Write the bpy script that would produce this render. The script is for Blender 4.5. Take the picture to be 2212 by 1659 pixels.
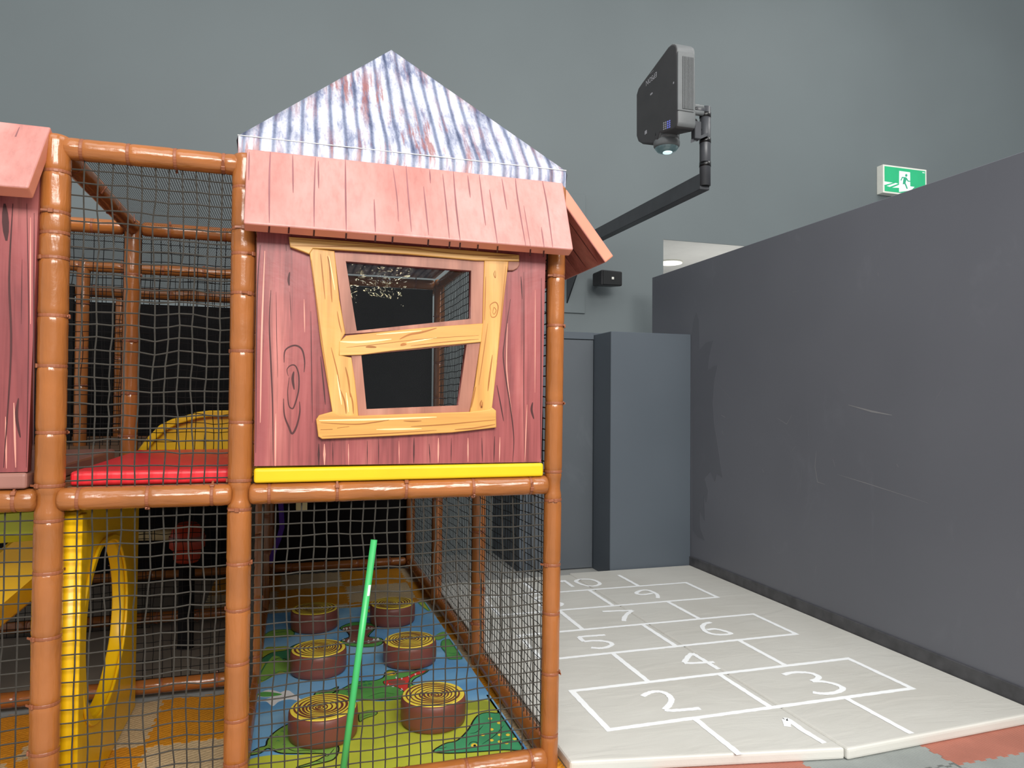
import bpy, bmesh, math, random
from mathutils import Vector as V, Matrix, noise
random.seed(7)
S = bpy.context.scene
COL = S.collection
for o in list(bpy.data.objects): bpy.data.objects.remove(o)
# ------------------------------------------------------------------ camera
W, H, F = 2212, 1659, 1549.13
YAW, PIT, ROL, HC = 0.2948875, 0.0239566, 0.0078929, 1.5
_f = V((math.sin(YAW)*math.cos(PIT), math.cos(YAW)*math.cos(PIT), math.sin(PIT)))
_r = V((math.cos(YAW), -math.sin(YAW), 0)); _u = _r.cross(_f)
CR = _r*math.cos(ROL)+_u*math.sin(ROL); CU = -_r*math.sin(ROL)+_u*math.cos(ROL)
CP = V((0, 0, HC))
cd = bpy.data.cameras.new('camera'); cam = bpy.data.objects.new('camera', cd); COL.objects.link(cam)
cd.sensor_fit = 'HORIZONTAL'; cd.sensor_width = 36; cd.lens = F/W*36; cd.clip_start = .05; cd.clip_end = 100
m = Matrix.Identity(4)
for i in range(3): m[i][0], m[i][1], m[i][2], m[i][3] = CR[i], CU[i], -_f[i], CP[i]
cam.matrix_world = m; S.camera = cam
# ------------------------------------------------------------------ light: ceiling lights of the hall, one added fill
S.view_settings.view_transform = 'Standard'; S.view_settings.look = 'None'
S.view_settings.gamma = 1; S.view_settings.use_curve_mapping = False
S.view_settings.exposure = -0.4
wd = bpy.data.worlds.new('hall'); S.world = wd; wd.use_nodes = True
bg = wd.node_tree.nodes['Background']; bg.inputs[0].default_value = (.93, .97, 1, 1); bg.inputs[1].default_value = .72
def area(name, loc, aim, size, power, color=(1, 1, 1)):
    l = bpy.data.lights.new(name, 'AREA'); l.shape = 'RECTANGLE'; l.size, l.size_y = size
    l.energy = power; l.color = color
    o = bpy.data.objects.new(name, l); COL.objects.link(o); o.location = loc
    o.rotation_euler = (V(aim)-V(loc)).to_track_quat('-Z', 'Y').to_euler(); return o
area('hall_and_fill_light', (3.4, .6, 6.6), (2.6, 2.6, 0), (3.0, 3.0), 150, (1, .98, .95))
area('hall_and_fill_light', (-1.4, -.6, 6.6), (-.6, 2.2, 0), (3.0, 3.0), 120, (1, .97, .93))
area('hall_and_fill_light', (6.2, 4.2, 7.0), (6.2, 4.2, 0), (2.0, 2.0), 90, (1, .98, .95))
area('hall_and_fill_light', (.8, -4.6, 5.2), (.5, 4.0, .2), (6.0, 2.2), 1150, (1, .97, .93))  # fill added behind the camera to brighten the cage, not a ceiling lamp
# ------------------------------------------------------------------ pixel helpers
def ray(x, y): return _f+CR*((x-W/2)/F)-CU*((y-H/2)/F)
def PY(x, y, Y): d = ray(x, y); return CP+d*(Y/d.y)
def PX(x, y, X): d = ray(x, y); return CP+d*(X/d.x)
def PZ(x, y, Z): d = ray(x, y); return CP+d*((Z-HC)/d.z)
def PP(x, y, o, n): d = ray(x, y); return CP+d*((V(o)-CP).dot(n)/d.dot(n))
def zm(x0, y0, s): return lambda p: (x0+p[0]*s, y0+p[1]*s)
# ------------------------------------------------------------------ scene helpers
def tag(o, label=None, cat=None, group=None, kind=None):
    for k, v in (('label', label), ('category', cat), ('group', group), ('kind', kind)):
        if v: o[k] = v
    return o
def wm(o):
    b = o.matrix_basis
    return wm(o.parent) @ o.matrix_parent_inverse @ b if o.parent else b
def attach(c, p):
    c.parent = p; c.matrix_parent_inverse = wm(p).inverted(); return c
def empty(name, loc, label, cat, group=None):
    o = bpy.data.objects.new(name, None); COL.objects.link(o); o.location = loc
    o.empty_display_size = .1
    o.matrix_basis = Matrix.Translation(V(loc)); return tag(o, label, cat, group)
def link(name, me, mat=None, parent=None):
    o = bpy.data.objects.new(name, me); COL.objects.link(o)
    if mat and not me.materials: me.materials.append(mat)
    if parent: attach(o, parent)
    return o
def mesh(name, bm, mat=None, parent=None, smooth=False):
    me = bpy.data.meshes.new(name)
    bmesh.ops.recalc_face_normals(bm, faces=bm.faces)
    bm.to_mesh(me); bm.free()
    if smooth:
        for p in me.polygons: p.use_smooth = True
    return link(name, me, mat, parent)
def pyd(name, vs, fs, mat=None, parent=None, smooth=False):
    me = bpy.data.meshes.new(name); me.from_pydata([tuple(v) for v in vs], [], fs); me.update()
    if smooth:
        for p in me.polygons: p.use_smooth = True
    return link(name, me, mat, parent)
def bx(bm, lo, hi, bev=0, seg=2):
    c = [(V(lo)[i]+V(hi)[i])/2 for i in range(3)]; s = [abs(V(hi)[i]-V(lo)[i]) for i in range(3)]
    g = bmesh.ops.create_cube(bm, size=1, matrix=Matrix.Translation(c) @ Matrix.Diagonal((*s, 1)))
    if bev:
        es = {e for v in g['verts'] for e in v.link_edges}
        bmesh.ops.bevel(bm, geom=list(es), offset=bev, segments=seg, profile=.6, affect='EDGES')
def box(name, lo, hi, mat, parent=None, bev=0, seg=2):
    bm = bmesh.new(); bx(bm, lo, hi, bev, seg); return mesh(name, bm, mat, parent, smooth=False)
def hexa(name, c, mat, parent=None, bev=0, seg=3):
    "8 corners: 4 of one face then 4 of the other, same order"
    bm = bmesh.new(); v = [bm.verts.new(p) for p in c]
    for f in ((0, 1, 2, 3), (7, 6, 5, 4), (0, 4, 5, 1), (1, 5, 6, 2), (2, 6, 7, 3), (3, 7, 4, 0)): bm.faces.new([v[i] for i in f])
    if bev: bmesh.ops.bevel(bm, geom=list(bm.edges), offset=bev, segments=seg, profile=.6, affect='EDGES')
    return mesh(name, bm, mat, parent)
def fillmesh(loops, t, bev=0):
    "2D loops (outer first, then holes) filled and given thickness t about z=0"
    cu = bpy.data.curves.new('tmp', 'CURVE'); cu.dimensions = '2D'; cu.fill_mode = 'BOTH'
    cu.extrude = max(t/2-bev, 0); cu.bevel_depth = bev; cu.bevel_resolution = 1
    if bev: cu.offset = -bev
    for l in loops:
        sp = cu.splines.new('POLY'); sp.points.add(len(l)-1); sp.use_cyclic_u = True
        for p, q in zip(sp.points, l): p.co = (q[0], q[1], 0, 1)
    ob = bpy.data.objects.new('tmp', cu)
    me = bpy.data.meshes.new_from_object(ob); bpy.data.objects.remove(ob); bpy.data.curves.remove(cu)
    return me
def plate(name, loops, frame, t, mat, parent=None, bev=0):
    "loops in the 2D frame (o, ex, ey); the body goes from the plane backwards along -ez by t"
    o, ex, ey = V(frame[0]), V(frame[1]), V(frame[2]); ez = ex.cross(ey)
    me = fillmesh(loops, t, bev); me.name = name
    M = Matrix(((ex.x, ey.x, ez.x, o.x-ez.x*t/2), (ex.y, ey.y, ez.y, o.y-ez.y*t/2), (ex.z, ey.z, ez.z, o.z-ez.z*t/2), (0, 0, 0, 1)))
    me.transform(M); me.materials.clear(); return link(name, me, mat, parent)
def XZ(Y): return ((0, Y, 0), (1, 0, 0), (0, 0, 1))          # faces -Y
def XY(Z): return ((0, 0, Z), (1, 0, 0), (0, 1, 0))          # faces +Z
def xz(pts, fn, Y): return [(lambda p: (p.x, p.z))(PY(*fn(q), Y)) for q in pts]
def xy(pts, fn, Z): return [(lambda p: (p.x, p.y))(PZ(*fn(q), Z)) for q in pts]
def smooth_line(pts, n=4, closed=False):
    P = [V((*p, 0)) if len(p) == 2 else V(p) for p in pts]; out = []; N = len(P)
    for i in range(N if closed else N-1):
        if closed: a, b, c, d = P[i-1], P[i], P[(i+1) % N], P[(i+2) % N]
        else: a, b, c, d = P[max(i-1, 0)], P[i], P[i+1], P[min(i+2, N-1)]
        for k in range(n):
            t = k/n
            out.append(.5*((2*b)+(c-a)*t+(2*a-5*b+4*c-d)*t*t+(3*b-a-3*c+d)*t**3))
    if not closed: out.append(P[-1])
    return [(p.x, p.y) for p in out]
def ribbons(name, lines, frame, mat, parent, off=.0006, rough=0):
    "flat ink strokes: lines = [(2D points, width, taper)] lying on the frame's plane"
    o, ex, ey = V(frame[0]), V(frame[1]), V(frame[2]); ez = ex.cross(ey); vs = []; fs = []
    for li, (pts, w, tp) in enumerate(lines):
        n = len(pts); b = len(vs)
        for i, p in enumerate(pts):
            q0 = pts[max(i-1, 0)]; q1 = pts[min(i+1, n-1)]
            d = V((q1[0]-q0[0], q1[1]-q0[1])); d = d.normalized() if d.length else V((1, 0))
            nn = V((-d.y, d.x)); t = i/max(n-1, 1)
            k = w/2*(1 if not tp else (.12+.88*math.sin(math.pi*min(max(t, .02), .98))**.6 if tp == 1 else (1-t*.9)))
            for s in (1, -1):
                kk = k*(1+rough*random.uniform(-1, 1))
                vs.append(o+ex*(p[0]+nn.x*kk*s)+ey*(p[1]+nn.y*kk*s)+ez*(off+li*1e-6))
        for i in range(n-1): fs.append((b+2*i, b+2*i+1, b+2*i+3, b+2*i+2))
    o_ = pyd(name, vs, fs, mat, parent)
    if len(lines) > 1 and name != 'numeral': o_['kind'] = 'stuff'
    return o_
def resample(pts, step):
    out = [pts[0]]
    for a, b in zip(pts, pts[1:]):
        L = math.hypot(b[0]-a[0], b[1]-a[1]); n = max(1, int(L/step))
        out += [(a[0]+(b[0]-a[0])*k/n, a[1]+(b[1]-a[1])*k/n) for k in range(1, n+1)]
    return out
def tube(bm, pts, r, seg=8, cap=True):
    pts = [V(p) for p in pts]; rings = []; up = None
    for i, p in enumerate(pts):
        d = (pts[min(i+1, len(pts)-1)]-pts[max(i-1, 0)]).normalized()
        a = (up-d*up.dot(d)).normalized() if up and (up-d*up.dot(d)).length > .01 else d.orthogonal().normalized()
        up = a; b = d.cross(a); rr = r[i] if isinstance(r, (list, tuple)) else r
        rings.append([bm.verts.new(p+(a*math.cos(2*math.pi*k/seg)+b*math.sin(2*math.pi*k/seg))*rr) for k in range(seg)])
    for A, B in zip(rings, rings[1:]):
        for k in range(seg): bm.faces.new((A[k], A[(k+1) % seg], B[(k+1) % seg], B[k]))
    if cap: bm.faces.new(rings[0][::-1]); bm.faces.new(rings[-1])
def lathe(bm, prof, M=Matrix.Identity(4), seg=32, cap=True):
    rings = [[bm.verts.new(M @ V((r*math.cos(2*math.pi*k/seg), r*math.sin(2*math.pi*k/seg), z))) for k in range(seg)] for r, z in prof]
    for A, B in zip(rings, rings[1:]):
        for k in range(seg): bm.faces.new((A[k], A[(k+1) % seg], B[(k+1) % seg], B[k]))
    if cap: bm.faces.new(rings[0][::-1]); bm.faces.new(rings[-1])
# ------------------------------------------------------------------ materials
def lin(c):
    return tuple((x/255/12.92 if x <= 10 else ((x/255+.055)/1.055)**2.4) for x in c)+(1,)
class NT:
    def __init__(s, name):
        s.m = bpy.data.materials.new(name); s.m.use_nodes = True; s.t = s.m.node_tree; s.n = s.t.nodes
        s.p = s.n['Principled BSDF']; s.out = s.n['Material Output']
    def add(s, ty, **kw):
        n = s.n.new(ty)
        for k, v in kw.items(): setattr(n, k, v)
        return n
    def ln(s, a, b): s.t.links.new(a, b)
    def coords(s, which='Object', scale=(1, 1, 1), rot=(0, 0, 0)):
        c = s.add('ShaderNodeTexCoord'); mp = s.add('ShaderNodeMapping'); mp.inputs['Scale'].default_value = scale
        mp.inputs['Rotation'].default_value = rot
        s.ln(c.outputs[which], mp.inputs['Vector']); return mp.outputs[0]
    def noise(s, vec, scale, detail=3, rough=.5, dist=0):
        n = s.add('ShaderNodeTexNoise'); s.ln(vec, n.inputs['Vector'])
        n.inputs['Scale'].default_value = scale; n.inputs['Detail'].default_value = detail
        n.inputs['Roughness'].default_value = rough; n.inputs['Distortion'].default_value = dist
        return n.outputs[0]
    def ramp(s, fac, stops, interp='LINEAR'):
        r = s.add('ShaderNodeValToRGB'); r.color_ramp.interpolation = interp; e = r.color_ramp.elements
        while len(e) < len(stops): e.new(.5)
        for el, (p, c) in zip(e, stops): el.position = p; el.color = lin(c) if len(c) == 3 else c
        s.ln(fac, r.inputs[0]); return r.outputs[0]
    def mix(s, fac, a, b, mode='MIX'):
        n = s.add('ShaderNodeMix', data_type='RGBA', blend_type=mode)
        for i, x in ((0, fac), (6, a), (7, b)):
            if hasattr(x, 'is_linked'): s.ln(x, n.inputs[i])
            else: n.inputs[i].default_value = x if i == 0 else (lin(x) if len(x) == 3 else x)
        return n.outputs[2]
    def math(s, op, a, b=0):
        n = s.add('ShaderNodeMath', operation=op)
        for i, x in ((0, a), (1, b)):
            if hasattr(x, 'is_linked'): s.ln(x, n.inputs[i])
            else: n.inputs[i].default_value = x
        return n.outputs[0]
    def bump(s, h, strength, dist=.01):
        b = s.add('ShaderNodeBump'); b.inputs['Strength'].default_value = strength; b.inputs['Distance'].default_value = dist
        s.ln(h, b.inputs['Height']); s.ln(b.outputs[0], s.p.inputs['Normal'])
    def base(s, c, rough=.5, spec=.5, metal=0):
        if hasattr(c, 'is_linked'): s.ln(c, s.p.inputs['Base Color'])
        else: s.p.inputs['Base Color'].default_value = lin(c)
        s.p.inputs['Roughness'].default_value = rough; s.p.inputs['Specular IOR Level'].default_value = spec
        s.p.inputs['Metallic'].default_value = metal
def plain(name, c, rough=.5, spec=.5, var=.06, vs=6, bump=0, bs=40, metal=0, emit=0):
    t = NT(name); v = t.coords()
    lo = tuple(max(0, x*(1-var)) for x in c); hi = tuple(min(255, x*(1+var)) for x in c)
    t.base(t.ramp(t.noise(v, vs), [(.3, lo), (.7, hi)]), rough, spec, metal)
    if bump: t.bump(t.noise(v, bs, 4), bump)
    if emit: t.p.inputs['Emission Color'].default_value = lin(c); t.p.inputs['Emission Strength'].default_value = emit
    return t.m
def vinyl(name, c, rough=.3, var=.05, wr=.25, ws=9):
    t = NT(name); v = t.coords()
    lo = tuple(x*(1-var) for x in c); hi = tuple(min(255, x*(1+var)) for x in c)
    t.base(t.ramp(t.noise(v, 4), [(.3, lo), (.7, hi)]), rough, .5)
    t.bump(t.noise(v, ws, 5, .55, .6), wr, .02); return t.m
def sleeve_vinyl(name, c, axis):
    "tight shiny vinyl: wrinkles stretched along the pipe"
    t = NT(name); sc = [26, 26, 26]; sc[axis] = 5; v = t.coords(scale=sc); w = t.coords(scale=(1, 1, 1))
    t.base(t.ramp(t.noise(w, 5), [(.3, tuple(x*.93 for x in c)), (.7, tuple(min(255, x*1.06) for x in c))]), .2, .6)
    a = t.noise(v, 1, 3, .5, .4); b = t.noise(w, 30, 4, .6, .5)
    t.bump(t.math('ADD', a, t.math('MULTIPLY', b, .14)), .42, .012); return t.m
def wood(name, stops, axis=2, freq=9, fine=70, rough=.45, stretch=.09, bump=.1, mixf=.45, other=None):
    "printed timber: streaks along one axis"
    t = NT(name); sc = [1, 1, 1]; sc[axis] = stretch
    v = t.coords(scale=sc)
    big = t.noise(v, freq, 4, .55, .35)
    sc2 = [1, 1, 1]; sc2[axis] = stretch*.35; v2 = t.coords(scale=sc2)
    fn = t.noise(v2, fine, 3, .6)
    c = t.ramp(big, stops)
    c2 = t.ramp(fn, [(.32, (105, 70, 66)), (.5, (230, 215, 210)), (.72, (255, 255, 255))])
    t.base(t.mix(mixf, c, c2, 'MULTIPLY'), rough, .45)
    if bump: t.bump(t.noise(t.coords(), 7, 4, .5, .4), bump, .02)
    return t.m
M = {}
def wallmat(name, lo, hi, scuff=.25, rough=.55):
    t = NT(name); v = t.coords(scale=(1, 1, 1))
    c = t.ramp(t.noise(v, .6, 3, .5), [(.3, lo), (.7, hi)])
    s = t.ramp(t.noise(t.coords(scale=(1, 1, .5)), 2.6, 6, .65, .8), [(.6, (0, 0, 0)), (.82, (255, 255, 255))])
    t.base(t.mix(t.math('MULTIPLY', s, scuff), c, tuple(min(255, x+26) for x in hi)), rough, .35)
    t.bump(t.noise(v, 260, 2), .03); return t.m
M['wall'] = wallmat('wall_paint_grey_green', (104, 112, 114), (109, 118, 120), .02)
M['part'] = wallmat('partition_paint_charcoal', (100, 102, 109), (109, 111, 118), .3, .45)
M['closet'] = wallmat('closet_paint_slate', (76, 84, 92), (84, 92, 100), .12, .5)
M['door'] = wallmat('door_paint_slate', (78, 83, 88), (86, 92, 98), .35, .45)
M['whitewall'] = plain('white_plaster', (238, 238, 236), .7, .2, .01)
M['mat'] = None
t = NT('cream_vinyl_mat'); v = t.coords()
t.base(t.ramp(t.noise(v, 1.6, 4), [(.3, (202, 200, 192)), (.7, (212, 211, 204))]), .42, .4)
t.bump(t.math('ADD', t.noise(t.coords(scale=(.8, 2.2, 1)), 3, 5, .55, .8), t.math('MULTIPLY', t.noise(v, 160, 2), .04)), .16, .03); M['mat'] = t.m
M['floor'] = plain('grey_rubber_floor', (165, 166, 163), .6, .3, .03, 2)
M['darkfloor'] = plain('dim_grey_brown_floor', (128, 118, 106), .6, .3, .05, 2)
def eva(name, c, fine):
    t = NT(name); v = t.coords()
    w1 = t.add('ShaderNodeTexWave', bands_direction='X'); w1.inputs['Scale'].default_value = fine; w1.inputs['Distortion'].default_value = 5 if fine < 30 else .4
    w1.inputs['Detail Scale'].default_value = 6
    t.ln(t.coords(scale=(.55, 1, 1) if fine < 30 else (1, 1, 1), rot=(0, 0, .75 if fine < 30 else 1.57)), w1.inputs['Vector'])
    col = t.ramp(t.noise(v, 5), [(.3, tuple(x*.95 for x in c)), (.7, tuple(min(255, x*1.04) for x in c))])
    t.base(t.mix(.22, col, t.ramp(w1.outputs[0], [(.2, (120, 110, 100)), (.7, (255, 255, 255))]), 'MULTIPLY'), .6, .3)
    t.bump(w1.outputs[0], .45, .004); return t.m
M['eva_orange'] = eva('orange_foam_tile', (222, 150, 40), 19)
M['eva_tan'] = eva('tan_foam_tile', (212, 188, 148), 19)
M['eva_red'] = eva('brick_red_foam_tile', (190, 122, 104), 70)
M['eva_grey'] = eva('grey_foam_tile', (160, 166, 163), 70)
for a, k in enumerate('xyz'): M['brown_'+k] = sleeve_vinyl('brown_vinyl_sleeve_'+k, (156, 94, 46), a)
M['tie'] = plain('brown_nylon_tie', (142, 84, 56), .4, .4, .05)
M['net'] = plain('dark_grey_net_cord', (64, 61, 56), .8, .2, .08, 40)
M['netblack'] = plain('black_net_cord', (26, 25, 25), .8, .2, .08, 40)
M['black'] = plain('black_fabric', (26, 25, 26), .85, .15, .2, 3)
M['blackplastic'] = plain('black_plastic', (52, 52, 54), .45, .4, .08, 20)
M['dark'] = plain('dark_gloss_black', (14, 14, 15), .25, .5, .1)
M['projgrey'] = plain('charcoal_plastic', (66, 65, 66), .5, .4, .05, 8, .04, 400)
M['projside'] = plain('grey_plastic', (104, 107, 108), .45, .4, .04, 8)
M['armmetal'] = plain('dark_painted_steel', (62, 64, 68), .38, .5, .06, 12)
M['chrome'] = plain('chrome', (200, 200, 202), .2, .5, .02, 4, metal=1)
M['white'] = plain('white_plastic', (236, 236, 226), .4, .4, .02)
M['line'] = plain('painted_projector_light', (250, 253, 255), .6, .2, .005)  # projector light put into a white base colour
M['pinkroof'] = None
M['panel'] = wood('printed_red_timber', [(.28, (96, 46, 50)), (.42, (142, 72, 72)), (.56, (158, 83, 82)), (.75, (192, 118, 110))], 2, 7, 60, .38, .1)
M['pinkroof'] = wood('printed_pink_timber', [(.3, (184, 122, 114)), (.5, (198, 138, 130)), (.72, (210, 154, 148))], 2, 5, 50, .36, .12, .34, .18)
M['pinkside'] = plain('salmon_vinyl_edge', (214, 134, 108), .4, .4, .05, 4)
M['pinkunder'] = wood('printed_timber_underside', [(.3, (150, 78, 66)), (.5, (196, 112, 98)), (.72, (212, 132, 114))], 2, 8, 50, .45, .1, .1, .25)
M['yellowwood'] = wood('printed_yellow_timber', [(.25, (196, 138, 72)), (.45, (208, 154, 78)), (.7, (228, 180, 106))], 0, 7, 45, .4, .1, .08, .25)
M['yellowwoodv'] = wood('printed_yellow_timber_upright', [(.25, (196, 138, 72)), (.45, (208, 154, 78)), (.7, (228, 180, 106))], 2, 9, 45, .4, .1, .08, .25)
M['brownwood'] = wood('printed_brown_lining', [(.28, (130, 82, 66)), (.5, (168, 112, 92)), (.72, (190, 140, 118))], 2, 9, 50, .45, .12, .06, .25)
M['ink'] = plain('dark_brown_ink', (70, 36, 36), .5, .3, .1)
M['inkgrey'] = plain('mauve_grey_ink', (138, 90, 92), .5, .3, .1)
M['inkamber'] = plain('amber_brown_ink', (160, 100, 46), .5, .3, .1)
M['inkpink'] = plain('pale_pink_ink', (226, 150, 132), .5, .3, .06)
M['inkcream'] = plain('pale_yellow_ink', (255, 226, 160), .5, .3, .04)
M['inkblack'] = plain('black_ink', (28, 34, 30), .5, .3, .05)
M['red'] = vinyl('red_vinyl', (226, 44, 52), .35, .03, .12, 4)
M['yellowpad'] = vinyl('yellow_vinyl', (228, 186, 8), .35, .03, .1, 4)
M['mauvepad'] = vinyl('mauve_brown_vinyl', (150, 104, 92), .35, .04, .12, 4)
M['yellow'] = vinyl('yellow_moulded_plastic', (238, 186, 14), .34, .03, .04, 3)
M['lime'] = vinyl('lime_moulded_plastic', (190, 196, 40), .34, .03, .04, 3)
M['stump'] = vinyl('brown_stump_vinyl', (120, 66, 54), .42, .04, .06, 5)
M['stumpyellow'] = plain('yellow_ring_print', (244, 218, 80), .5, .3, .03)
M['green'] = plain('green_plastic_tube', (62, 176, 98), .35, .5, .04, 8)
M['purple'] = plain('purple_band', (84, 44, 150), .5, .3, .05)
M['cream'] = plain('cream_foam', (226, 208, 160), .7, .2, .03)
M['redfoam'] = vinyl('red_foam_vinyl', (176, 56, 30), .4, .05, .05, 4)
M['waterblue'] = None
t = NT('printed_water'); c = t.ramp(t.noise(t.coords(scale=(1, 1.6, 1)), 1.7, 3, .5, .6), [(.3, (88, 150, 205)), (.5, (118, 178, 222)), (.7, (156, 202, 232))])
t.base(c, .4, .4); t.bump(t.noise(t.coords(), 12, 3), .06); M['waterblue'] = t.m
M['land'] = plain('printed_lime_land', (192, 198, 66), .4, .4, .05, 3)
M['landdark'] = plain('printed_olive_land', (160, 170, 60), .4, .4, .05, 3)
M['croc'] = plain('printed_green', (96, 168, 84), .4, .4, .08, 6)
M['crocdark'] = plain('printed_dark_green', (58, 124, 84), .4, .4, .1, 8)
M['crocteal'] = plain('printed_teal_green', (70, 158, 108), .4, .4, .08, 8)
M['croclime'] = plain('printed_leaf_green', (132, 176, 78), .4, .4, .08, 6)
M['mouthred'] = plain('printed_red', (222, 66, 58), .4, .4, .06, 6)
M['mouthbrown'] = plain('printed_mouth_brown', (140, 92, 80), .4, .4, .06, 6)
M['inkwhite'] = plain('printed_white', (240, 240, 240), .4, .4, .02)
M['inkyellow'] = plain('printed_yellow', (240, 208, 70), .4, .4, .04)
M['exitgreen'] = plain('lit_green_sign', (40, 176, 120), .35, .5, .03, emit=.25)
M['exitwhite'] = plain('lit_white_sign', (236, 240, 246), .35, .5, .01, emit=.25)
M['lampface'] = plain('lit_downlight', (255, 250, 238), .4, .3, 0, emit=2.2)
# corrugated tin print, in UV: u metres across, v metres down the slope
t = NT('printed_corrugated_tin'); uv = t.coords('UV')
sp = t.add('ShaderNodeSeparateXYZ'); t.ln(uv, sp.inputs[0])
nz = t.noise(t.coords('UV', (3, .6, 1)), 2, 3, .5)
ph = t.math('SINE', t.math('ADD', t.math('MULTIPLY', sp.outputs[0], 2*math.pi/.052), t.math('MULTIPLY', nz, 5)))
ph2 = t.math('ADD', t.math('MULTIPLY', ph, .5), .5)
grey = t.ramp(ph2, [(.02, (126, 134, 156)), (.16, (168, 174, 192)), (.38, (208, 210, 220)), (.9, (230, 230, 236))])
blot = t.ramp(t.noise(t.coords('UV', (16, 3.2, 1)), 1, 5, .7), [(.36, (112, 124, 158)), (.5, (235, 235, 240)), (.6, (255, 255, 255))])
c1 = t.mix(.85, grey, blot, 'MULTIPLY')
c1 = t.mix(.6, c1, t.ramp(t.noise(t.coords('UV', (9, 2.2, 1)), 1.3, 6, .72), [(.34, (132, 142, 166)), (.5, (228, 230, 236)), (.64, (255, 255, 255))]), 'MULTIPLY')
rmask = t.math('MULTIPLY', t.ramp(t.noise(t.coords('UV', (26, 2.4, 1)), 1, 5, .7), [(.5, (0, 0, 0)), (.6, (255, 255, 255))]),
               t.ramp(t.noise(t.coords('UV', (2.2, 1.6, 1)), 1, 2, .5), [(.36, (0, 0, 0)), (.56, (255, 255, 255))]))
c2 = t.mix(t.math('MULTIPLY', rmask, .85), c1, (150, 92, 86))
spk = t.ramp(t.noise(t.coords('UV', (120, 60, 1)), 1, 2), [(.3, (170, 180, 206)), (.5, (255, 255, 255))])
t.base(t.mix(.4, c2, spk, 'MULTIPLY'), .4, .4)
t.bump(t.noise(t.coords('UV', (3, 3, 1)), 2.4, 5, .6, .7), .35, .02); M['tin'] = t.m
# fine see-through mesh cloth
def finemesh(name, c, pitch, open_):
    t = NT(name); t.base(c, .8, .2); co = t.coords('Object'); sp = t.add('ShaderNodeSeparateXYZ'); t.ln(co, sp.inputs[0])
    k = []
    for i in (0, 1):
        fr = t.math('FRACT', t.math('MULTIPLY', sp.outputs[i], 1/pitch)); k.append(t.math('LESS_THAN', fr, open_))
    hole = t.math('MULTIPLY', k[0], k[1]); tr = t.add('ShaderNodeBsdfTransparent'); mx = t.add('ShaderNodeMixShader')
    t.ln(hole, mx.inputs[0]); t.ln(t.p.outputs[0], mx.inputs[1]); t.ln(tr.outputs[0], mx.inputs[2]); t.ln(mx.outputs[0], t.out.inputs[0])
    return t.m
M['finemesh'] = finemesh('fine_black_mesh', (64, 62, 60), .009, .74)
# clear rippled vinyl pane
t = NT('clear_vinyl_pane'); tr = t.add('ShaderNodeBsdfTransparent'); gl = t.add('ShaderNodeBsdfGlossy'); gl.inputs['Roughness'].default_value = .0
tr.inputs[0].default_value = (.86, .87, .86, 1)
fr = t.add('ShaderNodeFresnel'); fr.inputs[0].default_value = 1.5; bp = t.add('ShaderNodeBump'); bp.inputs['Strength'].default_value = .04; bp.inputs['Distance'].default_value = .03
t.ln(t.noise(t.coords(scale=(1, 1, 1)), 7, 3, .5, 1.4), bp.inputs['Height'])
for n in (gl, fr): t.ln(bp.outputs[0], n.inputs['Normal'])
mx = t.add('ShaderNodeMixShader'); t.ln(fr.outputs[0], mx.inputs[0]); t.ln(tr.outputs[0], mx.inputs[1]); t.ln(gl.outputs[0], mx.inputs[2]); t.ln(mx.outputs[0], t.out.inputs[0])
M['pane'] = t.m
# clear lens
t = NT('lens_glass'); t.base((60, 70, 72), .04, .9); t.p.inputs['Emission Color'].default_value = lin((170, 220, 225)); t.p.inputs['Emission Strength'].default_value = .12; M['lens'] = t.m

# ================================================================== SETTING
YF, Y1, Y2, Y3 = 2.794, 4.01, 5.25, 6.5          # rows of posts
YW = 6.96                                         # back wall
MT = .05                                          # mat top
fl = tag(box('floor', (-6, -3, -.06), (12, 11, -.02), M['floor']), 'pale grey floor under foam tiles', 'floor', kind='structure')
# back wall with an opening to a white corridor
op = (PY(1433, 517, YW).x, PY(1433, 517, YW).z)
bmw = bmesh.new()
for lo, hi in (((-6, YW, -.02), (op[0], YW+.2, 7)), ((op[0], YW, op[1]), (op[0]+1.6, YW+.015, 7)), ((op[0]+1.6, YW, -.02), (12, YW+.2, 7))): bx(bmw, lo, hi)
tag(mesh('wall_back', bmw, M['wall']), 'tall grey-green painted back wall of the hall', 'wall', kind='structure')
tag(box('wall_corridor', (op[0]-.6, 10.2, 0), (op[0]+3, 10.4, 3.6), M['whitewall']), 'white wall at the end of the corridor opening', 'wall', kind='structure')
tag(box('ceiling_corridor', (op[0]-.6, YW+.016, op[1]+.002), (op[0]+3, 10.2, op[1]+.12), M['whitewall']), 'white corridor ceiling behind the wall opening', 'ceiling', kind='structure')
dl = PZ(1447, 566, op[1])
e = empty('downlight', (dl.x, dl.y, op[1]+.0), 'round white downlight in the corridor ceiling', 'lamp')
bm = bmesh.new(); lathe(bm, [(.15, 0), (.15, .018)], Matrix.Translation((dl.x, dl.y, op[1]-.02)), 32); mesh('diffuser', bm, M['lampface'], e)
bm = bmesh.new(); lathe(bm, [(.151, .004), (.165, .006), (.165, .018), (.151, .018)], Matrix.Translation((dl.x, dl.y, op[1]-.018)), 32, cap=False); mesh('trim_ring', bm, M['white'], e)
pl = bpy.data.lights.new('corridor_fill', 'POINT'); pl.energy = 40; pl.shadow_soft_size = .12; pl.color = (1, .97, .9)
po = bpy.data.objects.new('corridor_fill', pl); COL.objects.link(po); po.location = (dl.x+.3, dl.y-.6, op[1]-1.3)  # unseen fill added below the downlight to light the corridor ceiling evenly
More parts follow.
